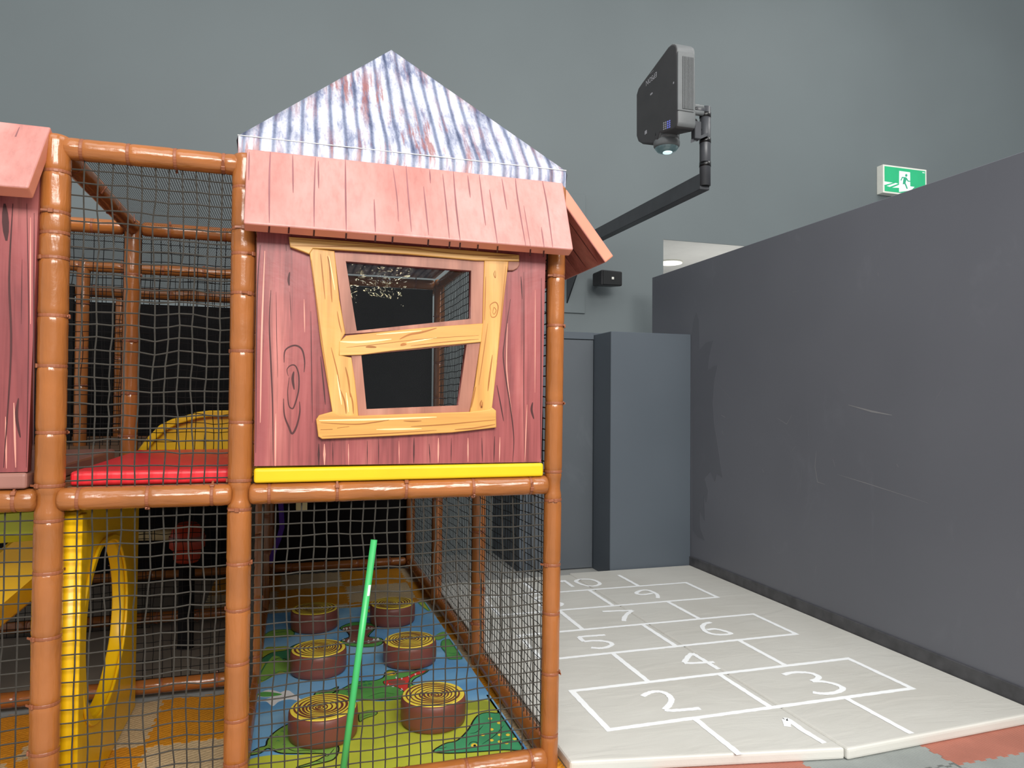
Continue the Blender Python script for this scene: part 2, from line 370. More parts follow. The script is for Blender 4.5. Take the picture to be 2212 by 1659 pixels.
# right partition
XP = 3.42
wr = tag(box('wall_right', (XP, -1.5, -.02), (XP+.1, 6.45, 2.75), M['part'], bev=.003, seg=1), 'dark charcoal partition wall with scuffs and a dark repainted patch', 'wall', kind='structure')
tag(box('baseboard_right', (XP-.014, -1.5, -.02), (XP, 5.72, .125), plain('charcoal_baseboard', (74, 74, 77), .45, .4, .12, 14), bev=.003, seg=1), 'charcoal baseboard along the partition wall', 'baseboard', kind='structure')
def onP(px, py): p = PX(px, py, XP); return (-p.y, p.z)
FP = ((XP, 0, 0), (0, -1, 0), (0, 0, 1))
z4 = zm(1180, 640, 460/1156)
patch = [(790, 200), (800, 130), (815, 90), (830, 130), (833, 290), (870, 250), (908, 240), (885, 330), (880, 400), (905, 380), (932, 372), (912, 470), (905, 580), (912, 690), (930, 800), (945, 900), (955, 985), (925, 960), (915, 1005), (890, 950), (860, 990), (880, 1060), (868, 1120), (855, 1080), (860, 1220), (830, 1160), (838, 1260), (860, 1325), (825, 1310), (795, 1270)]
plate('paint_patch', [[onP(*z4(p)) for p in patch]], ((XP-.001, 0, 0), (0, -1, 0), (0, 0, 1)), .0008, wallmat('patch_paint', (92, 94, 101), (101, 103, 109), .2, .4), wr)
zr = zm(1400, 320, 812/1464)
sc = []
for pts, w in ([([(735, 1270), (850, 1305), (1090, 1382)], .004), ([(655, 1180), (650, 1240), (660, 1300), (690, 1310)], .006), ([(620, 1030), (625, 1120)], .003), ([(780, 1000), (870, 1025), (950, 1040)], .012),
               ([(895, 485), (897, 500)], .008), ([(562, 560), (588, 556)], .003), ([(968, 1230), (975, 1242)], .008), ([(265, 910), (330, 985)], .003), ([(445, 1250), (450, 1262)], .01), ([(500, 1050), (540, 1075), (560, 1040)], .005),
               ([(655, 1625), (650, 1659)], .004), ([(720, 1210), (728, 1240)], .007), ([(560, 1180), (575, 1160)], .004), ([(285, 1040), (300, 1048)], .012), ([(288, 1100), (293, 1115)], .009), ([(600, 1230), (592, 1340)], .003), ([(1150, 930), (1120, 980)], .003)]):
    sc.append(([onP(*zr(p)) for p in pts], w, 1))
ribbons('scuff', sc, FP, plain('pale_scuff', (138, 138, 140), .6, .2, .05), wr)
# closet block with a flush door, and the column beside it
yd, yc = 6.08, 5.712
xc0 = 2.632
cl = tag(box('wall_closet', (1.93, yd+.02, -.02), (XP-.02, YW, 2.135), M['closet'], bev=.003, seg=1), 'slate grey built-in closet block below the speaker', 'closet', kind='structure')
tag(box('wall_column', (xc0, yc, -.02), (XP-.001, yd+.03, 2.115), M['closet'], bev=.004, seg=1), 'slate grey boxed column beside the closet door', 'column', kind='structure')
dr = tag(box('door_1', (2.03, yd, -.01), (xc0-.006, yd+.03, 2.066), M['door'], bev=.003, seg=1), 'slate grey flush closet door with a small metal handle', 'door', kind='structure')
box('door_header', (1.93, yd-.006, 2.072), (xc0-.004, yd+.03, 2.135), M['closet'], cl, .002, 1)
hx = PY(1284, 980, yd); bm = bmesh.new()
tube(bm, [(hx.x, yd, hx.z+.06), (hx.x, yd-.03, hx.z+.06), (hx.x, yd-.034, hx.z+.05), (hx.x, yd-.034, hx.z-.05), (hx.x, yd-.03, hx.z-.06), (hx.x, yd, hx.z-.06)], .006, 8)
tag(mesh('door_handle', bm, M['chrome'], dr, True), 'small chrome pull handle')
# ------------------------------------------------------------------ floor tiles (parts of the floor)
def tooth_outline(x0, y0, s, n=10, d=.014, ph=0):
    "jigsaw edge: teeth alternate in and out on every side"
    out = []
    def side(a, b, sgn):
        ax, ay = a; b_x, b_y = b; dx, dy = (b_x-ax)/n, (b_y-ay)/n; L = math.hypot(dx, dy); nx, ny = dy/L*d*sgn, -dx/L*d*sgn
        for k in range(n):
            o = 1 if k % 2 == ph else 0
            out.append((ax+dx*k+nx*o, ay+dy*k+ny*o)); out.append((ax+dx*(k+.92)+nx*o, ay+dy*(k+.92)+ny*o))
    side((x0, y0), (x0+s, y0), 1); side((x0+s, y0), (x0+s, y0+s), 1); side((x0+s, y0+s), (x0, y0+s), 1); side((x0, y0+s), (x0, y0), 1)
    return out
def tile(x0, y0, s, mat, z=0.0, n=10, ph=0, xmax=None):
    L = tooth_outline(0, 0, s-.001, n, .013, ph)
    key = ('tile', s, n, ph, mat.name)
    if key not in TILE:
        me = fillmesh([L], .018); me.materials.clear(); me.materials.append(mat); me.name = 'floor_tile'; TILE[key] = me
    o = bpy.data.objects.new('floor_tile', TILE[key]); COL.objects.link(o); o.location = (x0, y0, z-.009); o.parent = fl
    return o
TILE = {}
for i in range(-3, 1):                            # bay and left house: tan and orange checks
    for j in range(-2, 1):
        x0, y0 = -.59+.5*i, 3.45+.5*j
        tile(x0, y0, .5, M['eva_orange'] if (i+j) % 2 == 0 else M['eva_tan'], z=.0 if (i+j) % 2 == 0 else -.0012, n=14)
for i in range(0, 4):                             # house cage
    for j in range(-2, 6):
        x0, y0 = -.59+.5*i, 3.45+.5*j
        if i == 0 and j < 4: continue
        if i == 3:
            tm = M['eva_orange'] if (i+j) % 2 == 1 else M['eva_tan']
            box('floor_tile', (x0, y0, -.018), (1.09, y0+.499, -.001), tm, fl, .003, 1); continue
        tile(x0, y0, .5, M['eva_orange'] if (i+j) % 2 == 1 else M['eva_tan'], z=.0 if (i+j) % 2 else -.0012, n=14)
for i in range(-1, 5):                            # in front of the cream mats: brick red and grey
    for j in range(-3, 1):
        x0, y0 = 1.43+.62*i, 2.36+.62*j
        red = (i % 2 == 0) if j % 2 == 0 else False
        if x0+.62 < XP-.02: tile(x0, y0, .62, M['eva_red'] if red else M['eva_grey'], z=.0 if red else -.0012, n=20)
dk = tag(box('floor_bay', (-3, Y1+.06, -.02), (-.2, YW, -.004), M['darkfloor']), 'dull grey-brown floor at the back of the climbing frame', 'floor', kind='structure')
# ------------------------------------------------------------------ cream mats; projected hopscotch light painted on as white strips
XS, YN0, YN1, YFar = 2.246, 2.70, 2.53, 5.68
g1, g2 = 'cream vinyl floor mats', 'cream vinyl floor mats'
def padmesh(name, corners, z0, z1, mat, bev=.014):
    c = [V((x, y, z1)) for x, y in corners]; d = [V((x, y, z0)) for x, y in corners]
    return hexa(name, d+c, mat, None, bev, 3)
tag(padmesh('floor_mat', [(1.085, 2.725), (XS-.001, 2.515), (XS-.001, YFar-.03), (1.085, YFar-.03)], 0, MT, M['mat']), 'cream vinyl floor mat beside the climbing frame, with numbers 2, 5 and 10', 'mat', g1)
tag(padmesh('floor_mat', [(XS+.001, 2.505), (XP-.016, 2.55), (XP-.016, YFar+.02), (XS+.001, YFar+.02)], 0, MT, M['mat']), 'cream vinyl floor mat along the charcoal partition, with numbers 3, 6 and 9', 'mat', g1)
hop = empty('painted_hopscotch_light', (2.2, 4, MT), 'projected light painted white as hopscotch grid with hand-drawn numbers 1 to 10', 'painted projector light')
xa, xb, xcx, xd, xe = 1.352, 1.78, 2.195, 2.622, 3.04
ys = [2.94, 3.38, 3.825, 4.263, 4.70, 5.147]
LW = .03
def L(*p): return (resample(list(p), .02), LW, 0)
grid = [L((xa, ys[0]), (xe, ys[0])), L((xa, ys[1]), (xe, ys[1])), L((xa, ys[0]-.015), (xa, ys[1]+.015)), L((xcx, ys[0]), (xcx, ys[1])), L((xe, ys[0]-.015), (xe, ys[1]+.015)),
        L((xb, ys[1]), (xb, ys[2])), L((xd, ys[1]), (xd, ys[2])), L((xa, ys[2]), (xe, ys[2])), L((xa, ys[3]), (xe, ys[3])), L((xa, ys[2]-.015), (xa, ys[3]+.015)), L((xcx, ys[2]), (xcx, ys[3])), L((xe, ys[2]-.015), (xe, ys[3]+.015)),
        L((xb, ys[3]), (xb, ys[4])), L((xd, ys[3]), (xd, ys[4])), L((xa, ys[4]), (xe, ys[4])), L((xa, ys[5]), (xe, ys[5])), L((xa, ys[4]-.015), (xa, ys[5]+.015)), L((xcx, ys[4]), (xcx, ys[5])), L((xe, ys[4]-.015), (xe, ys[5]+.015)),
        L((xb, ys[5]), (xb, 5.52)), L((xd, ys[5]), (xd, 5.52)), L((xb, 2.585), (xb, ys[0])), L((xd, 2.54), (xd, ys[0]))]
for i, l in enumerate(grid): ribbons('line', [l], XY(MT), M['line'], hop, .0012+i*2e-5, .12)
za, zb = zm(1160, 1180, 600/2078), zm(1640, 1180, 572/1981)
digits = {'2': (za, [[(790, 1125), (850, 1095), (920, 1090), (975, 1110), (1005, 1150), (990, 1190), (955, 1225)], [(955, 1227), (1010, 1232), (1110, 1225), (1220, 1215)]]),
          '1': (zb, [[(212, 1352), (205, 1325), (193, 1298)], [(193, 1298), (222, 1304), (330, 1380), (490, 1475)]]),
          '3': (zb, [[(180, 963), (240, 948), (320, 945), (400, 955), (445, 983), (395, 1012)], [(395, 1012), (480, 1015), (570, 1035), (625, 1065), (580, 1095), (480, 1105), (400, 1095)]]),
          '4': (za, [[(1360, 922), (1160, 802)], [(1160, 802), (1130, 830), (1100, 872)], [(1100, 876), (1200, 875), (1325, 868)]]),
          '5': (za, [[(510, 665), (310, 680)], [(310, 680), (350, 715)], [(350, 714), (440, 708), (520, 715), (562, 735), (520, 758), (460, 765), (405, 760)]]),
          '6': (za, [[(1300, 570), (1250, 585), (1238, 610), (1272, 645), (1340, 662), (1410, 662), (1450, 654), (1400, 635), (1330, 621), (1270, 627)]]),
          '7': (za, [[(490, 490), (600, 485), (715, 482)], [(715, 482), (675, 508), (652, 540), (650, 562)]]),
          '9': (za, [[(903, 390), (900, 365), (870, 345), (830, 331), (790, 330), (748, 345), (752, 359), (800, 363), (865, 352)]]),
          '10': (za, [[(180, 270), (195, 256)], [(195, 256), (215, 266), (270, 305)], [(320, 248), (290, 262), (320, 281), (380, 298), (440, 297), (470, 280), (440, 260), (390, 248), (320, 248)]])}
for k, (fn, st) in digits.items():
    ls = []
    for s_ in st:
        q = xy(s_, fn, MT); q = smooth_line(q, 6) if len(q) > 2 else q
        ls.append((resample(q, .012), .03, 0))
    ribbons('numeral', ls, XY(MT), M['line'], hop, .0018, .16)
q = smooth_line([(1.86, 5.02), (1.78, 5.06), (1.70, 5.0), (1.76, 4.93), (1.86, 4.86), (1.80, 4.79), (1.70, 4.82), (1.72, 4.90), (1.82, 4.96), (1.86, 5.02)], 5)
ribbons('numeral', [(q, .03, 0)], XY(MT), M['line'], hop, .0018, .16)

# ================================================================== CLIMBING FRAME
frame = empty('play_structure', (.1, YF, 0), 'brown vinyl-padded climbing frame of posts and rails held with cable ties', 'climbing frame')
TIE = {}
def tie_mesh(r):
    r = round(r, 4)
    if r not in TIE:
        bm = bmesh.new(); w = .0055
        lathe(bm, [(r-.003, -w), (r+.0016, -w), (r+.0026, -w*.6), (r+.0026, w*.6), (r+.0016, w), (r-.003, w)], seg=24, cap=False)
        bx(bm, (r+.0005, -.008, -.0075), (r+.008, .008, .0075), .0015, 1)
        bx(bm, (r+.002, -.03, -.0035), (r+.005, -.006, .0035))
        me = bpy.data.meshes.new('cable_tie'); bmesh.ops.recalc_face_normals(bm, faces=bm.faces); bm.to_mesh(me); bm.free(); me.materials.append(M['tie']); TIE[r] = me
    return TIE[r]
def axis_matrix(p0, p1):
    d = (V(p1)-V(p0)).normalized(); q = d.to_track_quat('Z', 'Y').to_matrix().to_4x4(); return Matrix.Translation(V(p0)) @ q
def sleeve(name, p0, p1, r, ties=(), joints=(), mat=None, taper=(.6, .6), ring_angle=None, parent=None, seg=26):
    "padded pipe: pinched under each tie, waisted at joints"
    p0, p1 = V(p0), V(p1); Lh = (p1-p0).length; A = axis_matrix(p0, p1); zs = set()
    n = max(2, int(Lh/.03))
    for k in range(n+1): zs.add(round(Lh*k/n, 5))
    for c in ties:
        for d in (-.03, -.018, -.01, -.005, 0, .005, .01, .018, .03): zs.add(round(min(max(c+d, 0), Lh), 5))
    zs |= {0.0, .006, .014, Lh, Lh-.006, Lh-.014}
    zs = sorted(z for z in zs if 0 <= z <= Lh); sd = random.uniform(0, 99); bm = bmesh.new(); rings = []
    for z in zs:
        k = 1.0
        for c in ties:
            d = abs(z-c); k *= 1-.075*math.exp(-(d/.008)**2)+.012*math.exp(-((d-.024)/.012)**2)
        for c in joints:
            k *= 1-.2*math.exp(-((z-c)/.03)**2)
        if z < .02: k *= taper[0]+(1-taper[0])*math.sqrt(max(0, 1-((.02-z)/.02)**2))
        if z > Lh-.02: k *= taper[1]+(1-taper[1])*math.sqrt(max(0, 1-((z-Lh+.02)/.02)**2))
        near = max([math.exp(-((z-c)/.022)**2) for c in ties] or [0])
        ring = []
        for a in range(seg):
            th = 2*math.pi*a/seg
            w = noise.noise(V((math.cos(th)*2.2+sd, math.sin(th)*2.2, z*14)))*.022 + near*noise.noise(V((math.cos(th)*7+sd, math.sin(th)*7, z*9)))*.05
            rr = r*k*(1+w); ring.append(bm.verts.new(A @ V((rr*math.cos(th), rr*math.sin(th), z))))
        rings.append(ring)
    for P, Q in zip(rings, rings[1:]):
        for k in range(seg): bm.faces.new((P[k], P[(k+1) % seg], Q[(k+1) % seg], Q[k]))
    bm.faces.new(rings[0][::-1]); bm.faces.new(rings[-1])
    if mat is None:
        d = p1-p0; mat = M['brown_'+'xyz'[max(range(3), key=lambda i: abs(d[i]))]]
    o = mesh(name, bm, mat, parent or frame, True)
    for c in ties:
        t_ = bpy.data.objects.new('cable_tie', tie_mesh(r*.94)); COL.objects.link(t_)
        t_.matrix_basis = A @ Matrix.Translation((0, 0, c)) @ Matrix.Rotation(ring_angle if ring_angle is not None else random.uniform(0, 6.28), 4, 'Z') @ Matrix.Rotation(random.uniform(-.05, .05), 4, 'X')
        attach(t_, o)
    return o
def px_ties_post(x, ys_, X): return [PY(x, y, YF-.04).z for y in ys_]
ZM, ZT = 1.155, 2.358                              # deck and top rails
# front posts
def post(xb_, xt_, r, tiesz, zt=2.40, y=YF, name='post', joints=(ZM,)):
    return sleeve(name, (xb_, y, 0), (xt_, y, zt), r, [z for z in tiesz if .03 < z < zt-.03], joints, taper=(.95, .55))
post(-.786, -.792, .0455, px_ties_post(110, (366, 455, 500, 555, 680, 790, 935, 1050, 1127, 1240, 1380, 1525, 1630), 0)+[.1, .2])
post(-.182, -.186, .0425, px_ties_post(517, (400, 490, 545, 632, 757, 912, 1040, 1102, 1220, 1320, 1437, 1560, 1655), 0)+[.08])
post(1.018, 1.040, .0365, px_ties_post(1193, (470, 594, 702, 871, 1020, 1082, 1223, 1329, 1460, 1594), 0))
def rail(p0, p1, r=.038, pxs=None, py=1060, n=None, ang=None, dy=0):
    L_ = (V(p1)-V(p0)).length
    if pxs is not None: ts = [PY(x, py, YF).x-p0[0] for x in pxs]
    else:
        n = n if n is not None else max(2, int(L_/.24)); ts = [L_*(k+.5)/n for k in range(n)]
    return sleeve('rail', p0, p1, r, [t_ for t_ in ts if .02 < t_ < L_-.02], (), taper=(.55, .55), ring_angle=ang)
yr = YF-.012
rail((-.152, yr, ZM), (1.0, yr, ZM+.004), .0385, (582, 727, 875, 1018, 1141))
rail((-.762, yr, ZM), (-.208, yr, ZM), .0385, (174, 322, 460))
rail((-1.98, yr, ZM), (-.82, yr, ZM), .0385, (38,))
rail((-.775, YF, ZT), (-.2, YF, ZT), .0375, (178, 279, 380, 484), 340)
rail((-1.98, YF, ZT), (-.8, YF, ZT), .0375)
rail((-.165, YF, ZT), (1.02, YF, ZT), .0375)
rail((-.15, yr, .047), (1.0, yr, .047), .0445, (760, 871, 1005, 1142), 1635)
rail((-.752, yr, .045), (-.22, yr, .045), .042); rail((-1.98, yr, .045), (-.83, yr, .045), .042)
# depth rails and inner posts
def ipost(x, y, zt=2.40, r=.039, jit=0): return sleeve('post', (x, y, 0), (x, y, zt), r, [.2+.27*k+random.uniform(-.05, .05) for k in range(int(zt/.28))], (ZM,), taper=(.95, .55), seg=18)
for x, y in ((-.79, Y1), (-.185, Y1), (1.025, Y1), (-.185, Y2), (1.025, Y2), (-.185, Y3), (1.025, Y3), (-1.32, Y2), (-1.36, Y3), (-2.0, Y1)): ipost(x, y)
yrow = [YF, Y1, Y2, Y3]
for a, b in zip(yrow, yrow[1:]):
    for x in (-.185, 1.025):
        for z in (.047, ZM, ZT): rail((x, a+.04, z), (x, b-.04, z), .037)
rail((-.79, YF+.03, ZT), (-.79, Y1-.03, ZT), .0375); rail((-.79, YF+.04, ZM), (-.79, Y1-.04, ZM), .0375)
rail((-.79, YF+.04, .047), (-.79, Y1-.04, .047), .0375)
for y in (Y1, Y2, Y3):
    for z in (.052, ZM, ZT):
        if not (z == ZM and y > Y1 and False): rail((-.145 if y != Y1 or z != .052 else -.145, y, z), (.985, y, z), .036) if not (y in (Y1, Y2) and z == .052) else None
        if y == Y1: rail((-.75, y, z), (-.225, y, z), .036); rail((-1.96, y, z), (-.83, y, z), .036)
        else: rail((-1.96, y, z), (-.225, y, z), .036)
rail((-1.96, Y2+.35, 2.24), (-.23, Y2+.35, 2.24), .04)
# ------------------------------------------------------------------ decks
deckm = plain('plywood', (120, 92, 70), .7, .3, .1, 5)
def deck(lo, hi, label): return tag(box('deck_board', lo, hi, deckm), label, 'deck')
deck((-.15, YF+.05, 1.125), (.985, Y3-.05, 1.19), 'dark deck over the stump game cage')
deck((-.75, YF+.05, 1.125), (-.225, Y1-.05, 1.19), 'dark deck under the red pad')
deck((-1.95, YF+.05, 1.125), (-.83, Y1-.05, 1.19), 'dark deck of the neighbouring playhouse')
deck((-1.95, Y1+.05, 1.125), (-.225, Y3-.05, 1.19), 'dark deck at the back of the climbing frame, behind the slide')
# pads
tag(hexa('deck_pad', [(-.742, YF+.042, 1.192), (-.222, YF+.042, 1.192), (-.222, Y1-.05, 1.192), (-.742, Y1-.05, 1.192), (-.742, YF+.042, 1.243), (-.222, YF+.042, 1.243), (-.222, Y1-.05, 1.243), (-.742, Y1-.05, 1.243)], M['red'], None, .014), 'bright red vinyl pad on the netted deck', 'pad')
tag(box('edge_pad', (-.135, YF-.042, 1.196), (.973, YF+.05, 1.25), M['yellowpad'], bev=.012, seg=3), 'long yellow vinyl edge pad below the playhouse wall', 'pad')
tag(box('edge_pad', (-1.95, YF-.042, 1.196), (-.845, YF+.05, 1.25), M['mauvepad'], bev=.012, seg=3), 'mauve-brown vinyl edge pad below the neighbouring playhouse wall', 'pad')
tag(box('deck_pad', (-1.95, YF+.06, 1.192), (-.84, Y1-.05, 1.25), M['mauvepad'], bev=.014, seg=3), 'mauve-brown vinyl pad on the deck inside the neighbouring playhouse', 'pad')
# ------------------------------------------------------------------ nets
def net(label, o, U, Vv, lu, lv, cell=.0455, r=None, mat='net', seed=0, bulge=.0, grp='square-mesh safety nets'):
    r = r or (.0026 if mat == 'net' else .0019)
    rnd = random.Random(seed); U, Vv, o = V(U), V(Vv), V(o); N = U.cross(Vv); nu, nv = max(2, round(lu/cell)), max(2, round(lv/cell))
    P = {}
    for i in range(nu+1):
        for j in range(nv+1):
            u, v = i/nu, j/nv; e = min(1, 4*min(u, 1-u))*min(1, 4*min(v, 1-v))
            j1 = noise.noise(V((u*5+seed, v*5, 0)))*.012+rnd.uniform(-1, 1)*.0022; j2 = noise.noise(V((u*5, v*5+seed, 7)))*.012+rnd.uniform(-1, 1)*.0022
            P[i, j] = o+U*(u*lu+j1*min(1, e*2))+Vv*(v*lv+j2*min(1, e*2))+N*(bulge*e+rnd.uniform(-1, 1)*.001)
    vs, fs = [], []
    def cord(idx, side):
        b = len(vs); n = len(idx)
        for k, ij in enumerate(idx):
            p = P[ij]
            d = (P[idx[min(k+1, n-1)]]-P[idx[max(k-1, 0)]]).normalized(); a = d.cross(N).normalized()
            for (s, t_) in ((1, 0), (0, 1), (-1, 0), (0, -1)): vs.append(p+a*(r*s)+N*(r*t_))
        for k in range(n-1):
            for q_ in range(4): fs.append((b+4*k+q_, b+4*k+(q_+1) % 4, b+4*k+4+(q_+1) % 4, b+4*k+4+q_))
    for i in range(nu+1): cord([(i, j) for j in range(nv+1)], 0)
    for j in range(nv+1): cord([(i, j) for i in range(nu+1)], 1)
    kr = r*2.1
    for (i, j), p in P.items():                    # soft woven crossings
        b = len(vs); vs.extend([p+U*kr, p+Vv*kr, p-U*kr, p-Vv*kr, p+N*r*1.3, p-N*r*1.3])
        for a_, c_ in ((0, 1), (1, 2), (2, 3), (3, 0)): fs.append((b+a_, b+c_, b+4)); fs.append((b+c_, b+a_, b+5))
    return tag(pyd('safety_net', vs, fs, M[mat], None, False), label, 'net', grp)
X_, Y_, Z_ = (1, 0, 0), (0, 1, 0), (0, 0, 1)
net('dark net in front of the stump game, under the yellow edge pad', (-.15, YF+.004, .08), X_, Z_, 1.145, 1.05, seed=1)
net('dark net across the open bay above the red pad', (-.752, YF+.004, 1.17), X_, Z_, .535, 1.165, seed=2, bulge=-.012)
net('dark net in front of the yellow climbing panel', (-.75, YF+.004, .07), X_, Z_, .535, 1.06, seed=3)
net('dark net below the neighbouring playhouse, in front of the lime slide', (-1.95, YF+.004, .07), X_, Z_, 1.12, 1.06, seed=4)
for k, (a, b) in enumerate(zip(yrow, yrow[1:])):
    net(['dark side net between stump game and hopscotch mats, beside the front corner post', 'dark side net along the middle of the stump game, facing the hopscotch mats', 'dark side net along the foam tiles behind the stumps, facing the closet'][k], (1.025, a+.035, .08), Y_, Z_, b-a-.07, 1.05, seed=10+k, mat='netblack')
    net(['dark inner net between the yellow climbing panel and the stump game', 'dark inner net on the left of the rear stumps', 'dark inner net beside the tiles behind the stumps'][k], (-.185, a+.035, .08), Y_, Z_, b-a-.07, 1.05, seed=20+k)
net('dark upper side net under the canopy sheet, seen through the crooked window', (1.025, Y1+.035, 1.2), Y_, Z_, Y2-Y1-.07, 1.13, seed=36, mat='netblack', r=.0027)
net('dark upper side net of the playhouse, beside its front corner post', (1.025, YF+.035, 1.2), Y_, Z_, Y1-YF-.07, 1.13, seed=30, mat='netblack', r=.0027)
net('dark inner net behind the red pad, in front of the yellow slide hood', (-.75, Y1, 1.19), X_, Z_, .53, 1.14, seed=31, mat='netblack')
net('dark inner net at the back of the neighbouring playhouse', (-1.95, Y1, 1.19), X_, Z_, 1.12, 1.14, seed=32, mat='netblack')
net('dark inner net behind the yellow climbing panel', (-.75, Y1, .09), X_, Z_, .53, 1.04, seed=33, mat='netblack')
net('dark inner net behind the lime slide', (-1.95, Y1+.9, .09), X_, Z_, 1.12, 1.04, seed=34, mat='netblack')
net('dark far net under the second row of top rails', (-1.28, Y2, 1.19), X_, Z_, 1.06, 1.14, seed=35, mat='netblack')
# black backing behind the frame
tag(box('backing_panel', (-3.2, Y3+.06, -.01), (1.0, Y3+.09, 2.28), M['black']), 'black fabric backing panel behind the climbing frame', 'panel')
tag(box('backing_panel', (-3.2, Y2+.1, 1.2), (-1.4, Y2+.13, 2.25), M['black']), 'black fabric screen beside the inner posts of the frame', 'panel')
# fine mesh ceilings
for k, (x0, x1, a, b, lb) in enumerate([(-.79, -.185, YF, Y1, 'fine black mesh ceiling over the red-padded bay'), (-1.95, -.185, Y1, Y2, 'fine black mesh ceiling over the middle of the frame'), (-1.95, -.185, Y2, Y3, 'fine black mesh ceiling at the back of the frame'), (-.185, 1.025, YF, Y1, 'fine black mesh ceiling under the tin-print roof')]):
    vs, fs = [], []
    n = 10
    for i in range(n+1):
        for j in range(n+1):
            u, v = i/n, j/n; vs.append((x0+(x1-x0)*u, a+(b-a)*v, ZT+.02-.05*math.sin(math.pi*u)*math.sin(math.pi*v)))
    for i in range(n):
        for j in range(n): fs.append((i*(n+1)+j, (i+1)*(n+1)+j, (i+1)*(n+1)+j+1, i*(n+1)+j+1))
    tag(pyd('ceiling_mesh', vs, fs, M['finemesh']), lb, 'mesh')

# ================================================================== PLAYHOUSE
YPn = YF-.036                                      # face of the wall print
house = empty('playhouse', (.42, YPn, 1.25), 'playhouse with red timber-print wall, crooked yellow window and white tin-print roof', 'playhouse')
z6 = zm(520, 490, 720/2212)
FPn = XZ(YPn)
up = [(697, 228), (1530, 290), (1527, 610), (770, 690)]
lo_ = [(800, 850), (1500, 780), (1445, 1185), (835, 1210)]
outer = [(549, 1007), (1169, 998), (1180, 480), (556, 440)]
idf = lambda p: p
pan = plate('wall_panel', [xz(outer, idf, YPn), xz(up, z6, YPn), xz(lo_, z6, YPn)], FPn, .035, M['panel'], house)
def grain(par, polys, fn, Y, mat, w, taper=1, off=.0008, name='printed_grain', sm=True):
    ls = []
    for p in polys:
        ww = w
        if isinstance(p, tuple): p, ww = p
        q = xz(p, fn, Y); q = smooth_line(q, 5) if (len(q) > 2 and sm) else resample(q, .03)
        ls.append((q, ww, taper))
    return ribbons(name, ls, XZ(Y), mat, par, off)
knot = [([(288, 900), (295, 820), (355, 787), (405, 812), (424, 890), (420, 965)], .006), ([(315, 990), (308, 945), (335, 918), (365, 925), (385, 985), (383, 1090), (355, 1190), (338, 1205), (318, 1180), (312, 1090), (322, 1000)], .005),
        ([(284, 1140), (290, 1250), (320, 1330), (342, 1372), (372, 1320), (392, 1230), (390, 1160)], .007), ([(352, 960), (345, 1010), (355, 1080)], .009), ([(325, 300), (318, 350), (322, 390)], .008), ([(1937, 1165), (1930, 1215), (1945, 1275)], .009)]
grain(pan, knot, z6, YPn, M['ink'], .006)
planks = [([(200, 420), (190, 640), (200, 900), (212, 1200), (216, 1590)], .005), ([(518, 1440), (518, 1582)], .008), ([(915, 1405), (915, 1580)], .003), ([(1150, 1400), (1148, 1568)], .006), ([(1250, 1440), (1258, 1565)], .004), ([(1398, 1400), (1396, 1565)], .003), ([(1600, 1400), (1604, 1560)], .004), ([(1685, 1390), (1680, 1562)], .005), ([(840, 1420), (840, 1578)], .003), ([(610, 1430), (612, 1582)], .003),
          ([(1790, 480), (1750, 760), (1745, 900), (1790, 1200), (1812, 1400), (1805, 1560)], .005), ([(1878, 300), (1880, 700), (1878, 1100), (1884, 1560)], .003), ([(1995, 340), (1990, 1540)], .005), ([(235, 430), (238, 700), (245, 1000)], .002), ([(465, 560), (470, 900), (476, 1300)], .003), ([(130, 120), (108, 500), (100, 1500)], .004), ([(325, 430), (335, 620)], .002), ([(530, 860), (550, 1050), (562, 1180)], .005), ([(1700, 1050), (1725, 1180), (1745, 1290)], .005), ([(300, 110), (302, 160)], .006), ([(1860, 330), (1868, 480)], .005)]
grain(pan, planks, z6, YPn, M['ink'], .004, 1, .0006)
lights_ = [([(232, 1240), (230, 1588)], .005), ([(555, 1440), (556, 1580)], .009), ([(715, 1440), (716, 1580)], .004), ([(1050, 1420), (1052, 1570)], .003), ([(1312, 1400), (1310, 1565)], .007), ([(1508, 1400), (1508, 1560)], .005), ([(1720, 1395), (1716, 1560)], .004), ([(1770, 640), (1765, 950), (1800, 1250)], .004), ([(1900, 1180), (1885, 1560)], .004), ([(160, 160), (140, 700), (130, 1300)], .006), ([(420, 480), (425, 700)], .004), ([(1955, 420), (1952, 1100)], .003)]
grain(pan, lights_, z6, YPn, M['inkpink'], .005, 1, .0005)
# crooked window frame: separate boards standing proud of the print
wf = mesh('window_frame', bmesh.new(), M['yellowwood'], house) if False else None
def board(name, pts, mat, proud, sm=2, hole=None, par=None, bev=.003):
    q = xz(pts, z6, YPn-proud); loops = [q]
    if hole: loops.append(xz(hole, z6, YPn-proud))
    return plate(name, loops, XZ(YPn-proud), proud-.0004, mat, par or house, bev)
lin_o = [(622, 172), (1618, 225), (1608, 645), (690, 712)]
lin_l = [(733, 838), (1592, 745), (1522, 1236), (782, 1258)]
l1 = board('window_lining', lin_o, M['brownwood'], .008, hole=up, bev=0); l2 = board('window_lining', lin_l, M['brownwood'], .008, hole=lo_, bev=0)
hd = board('window_header', [(318, 65), (700, 92), (1100, 124), (1500, 153), (1850, 185), (1849, 228), (1560, 222), (1100, 180), (620, 150), (480, 143), (455, 180), (420, 166), (328, 132)], M['yellowwood'], .02)
lj = board('window_jamb', [(452, 140), (540, 150), (622, 160), (632, 250), (655, 480), (695, 705), (668, 750), (652, 850), (735, 868), (758, 1020), (772, 1150), (782, 1258), (612, 1262), (600, 1180), (570, 1000), (530, 760), (492, 430), (465, 230)], M['yellowwoodv'], .015)
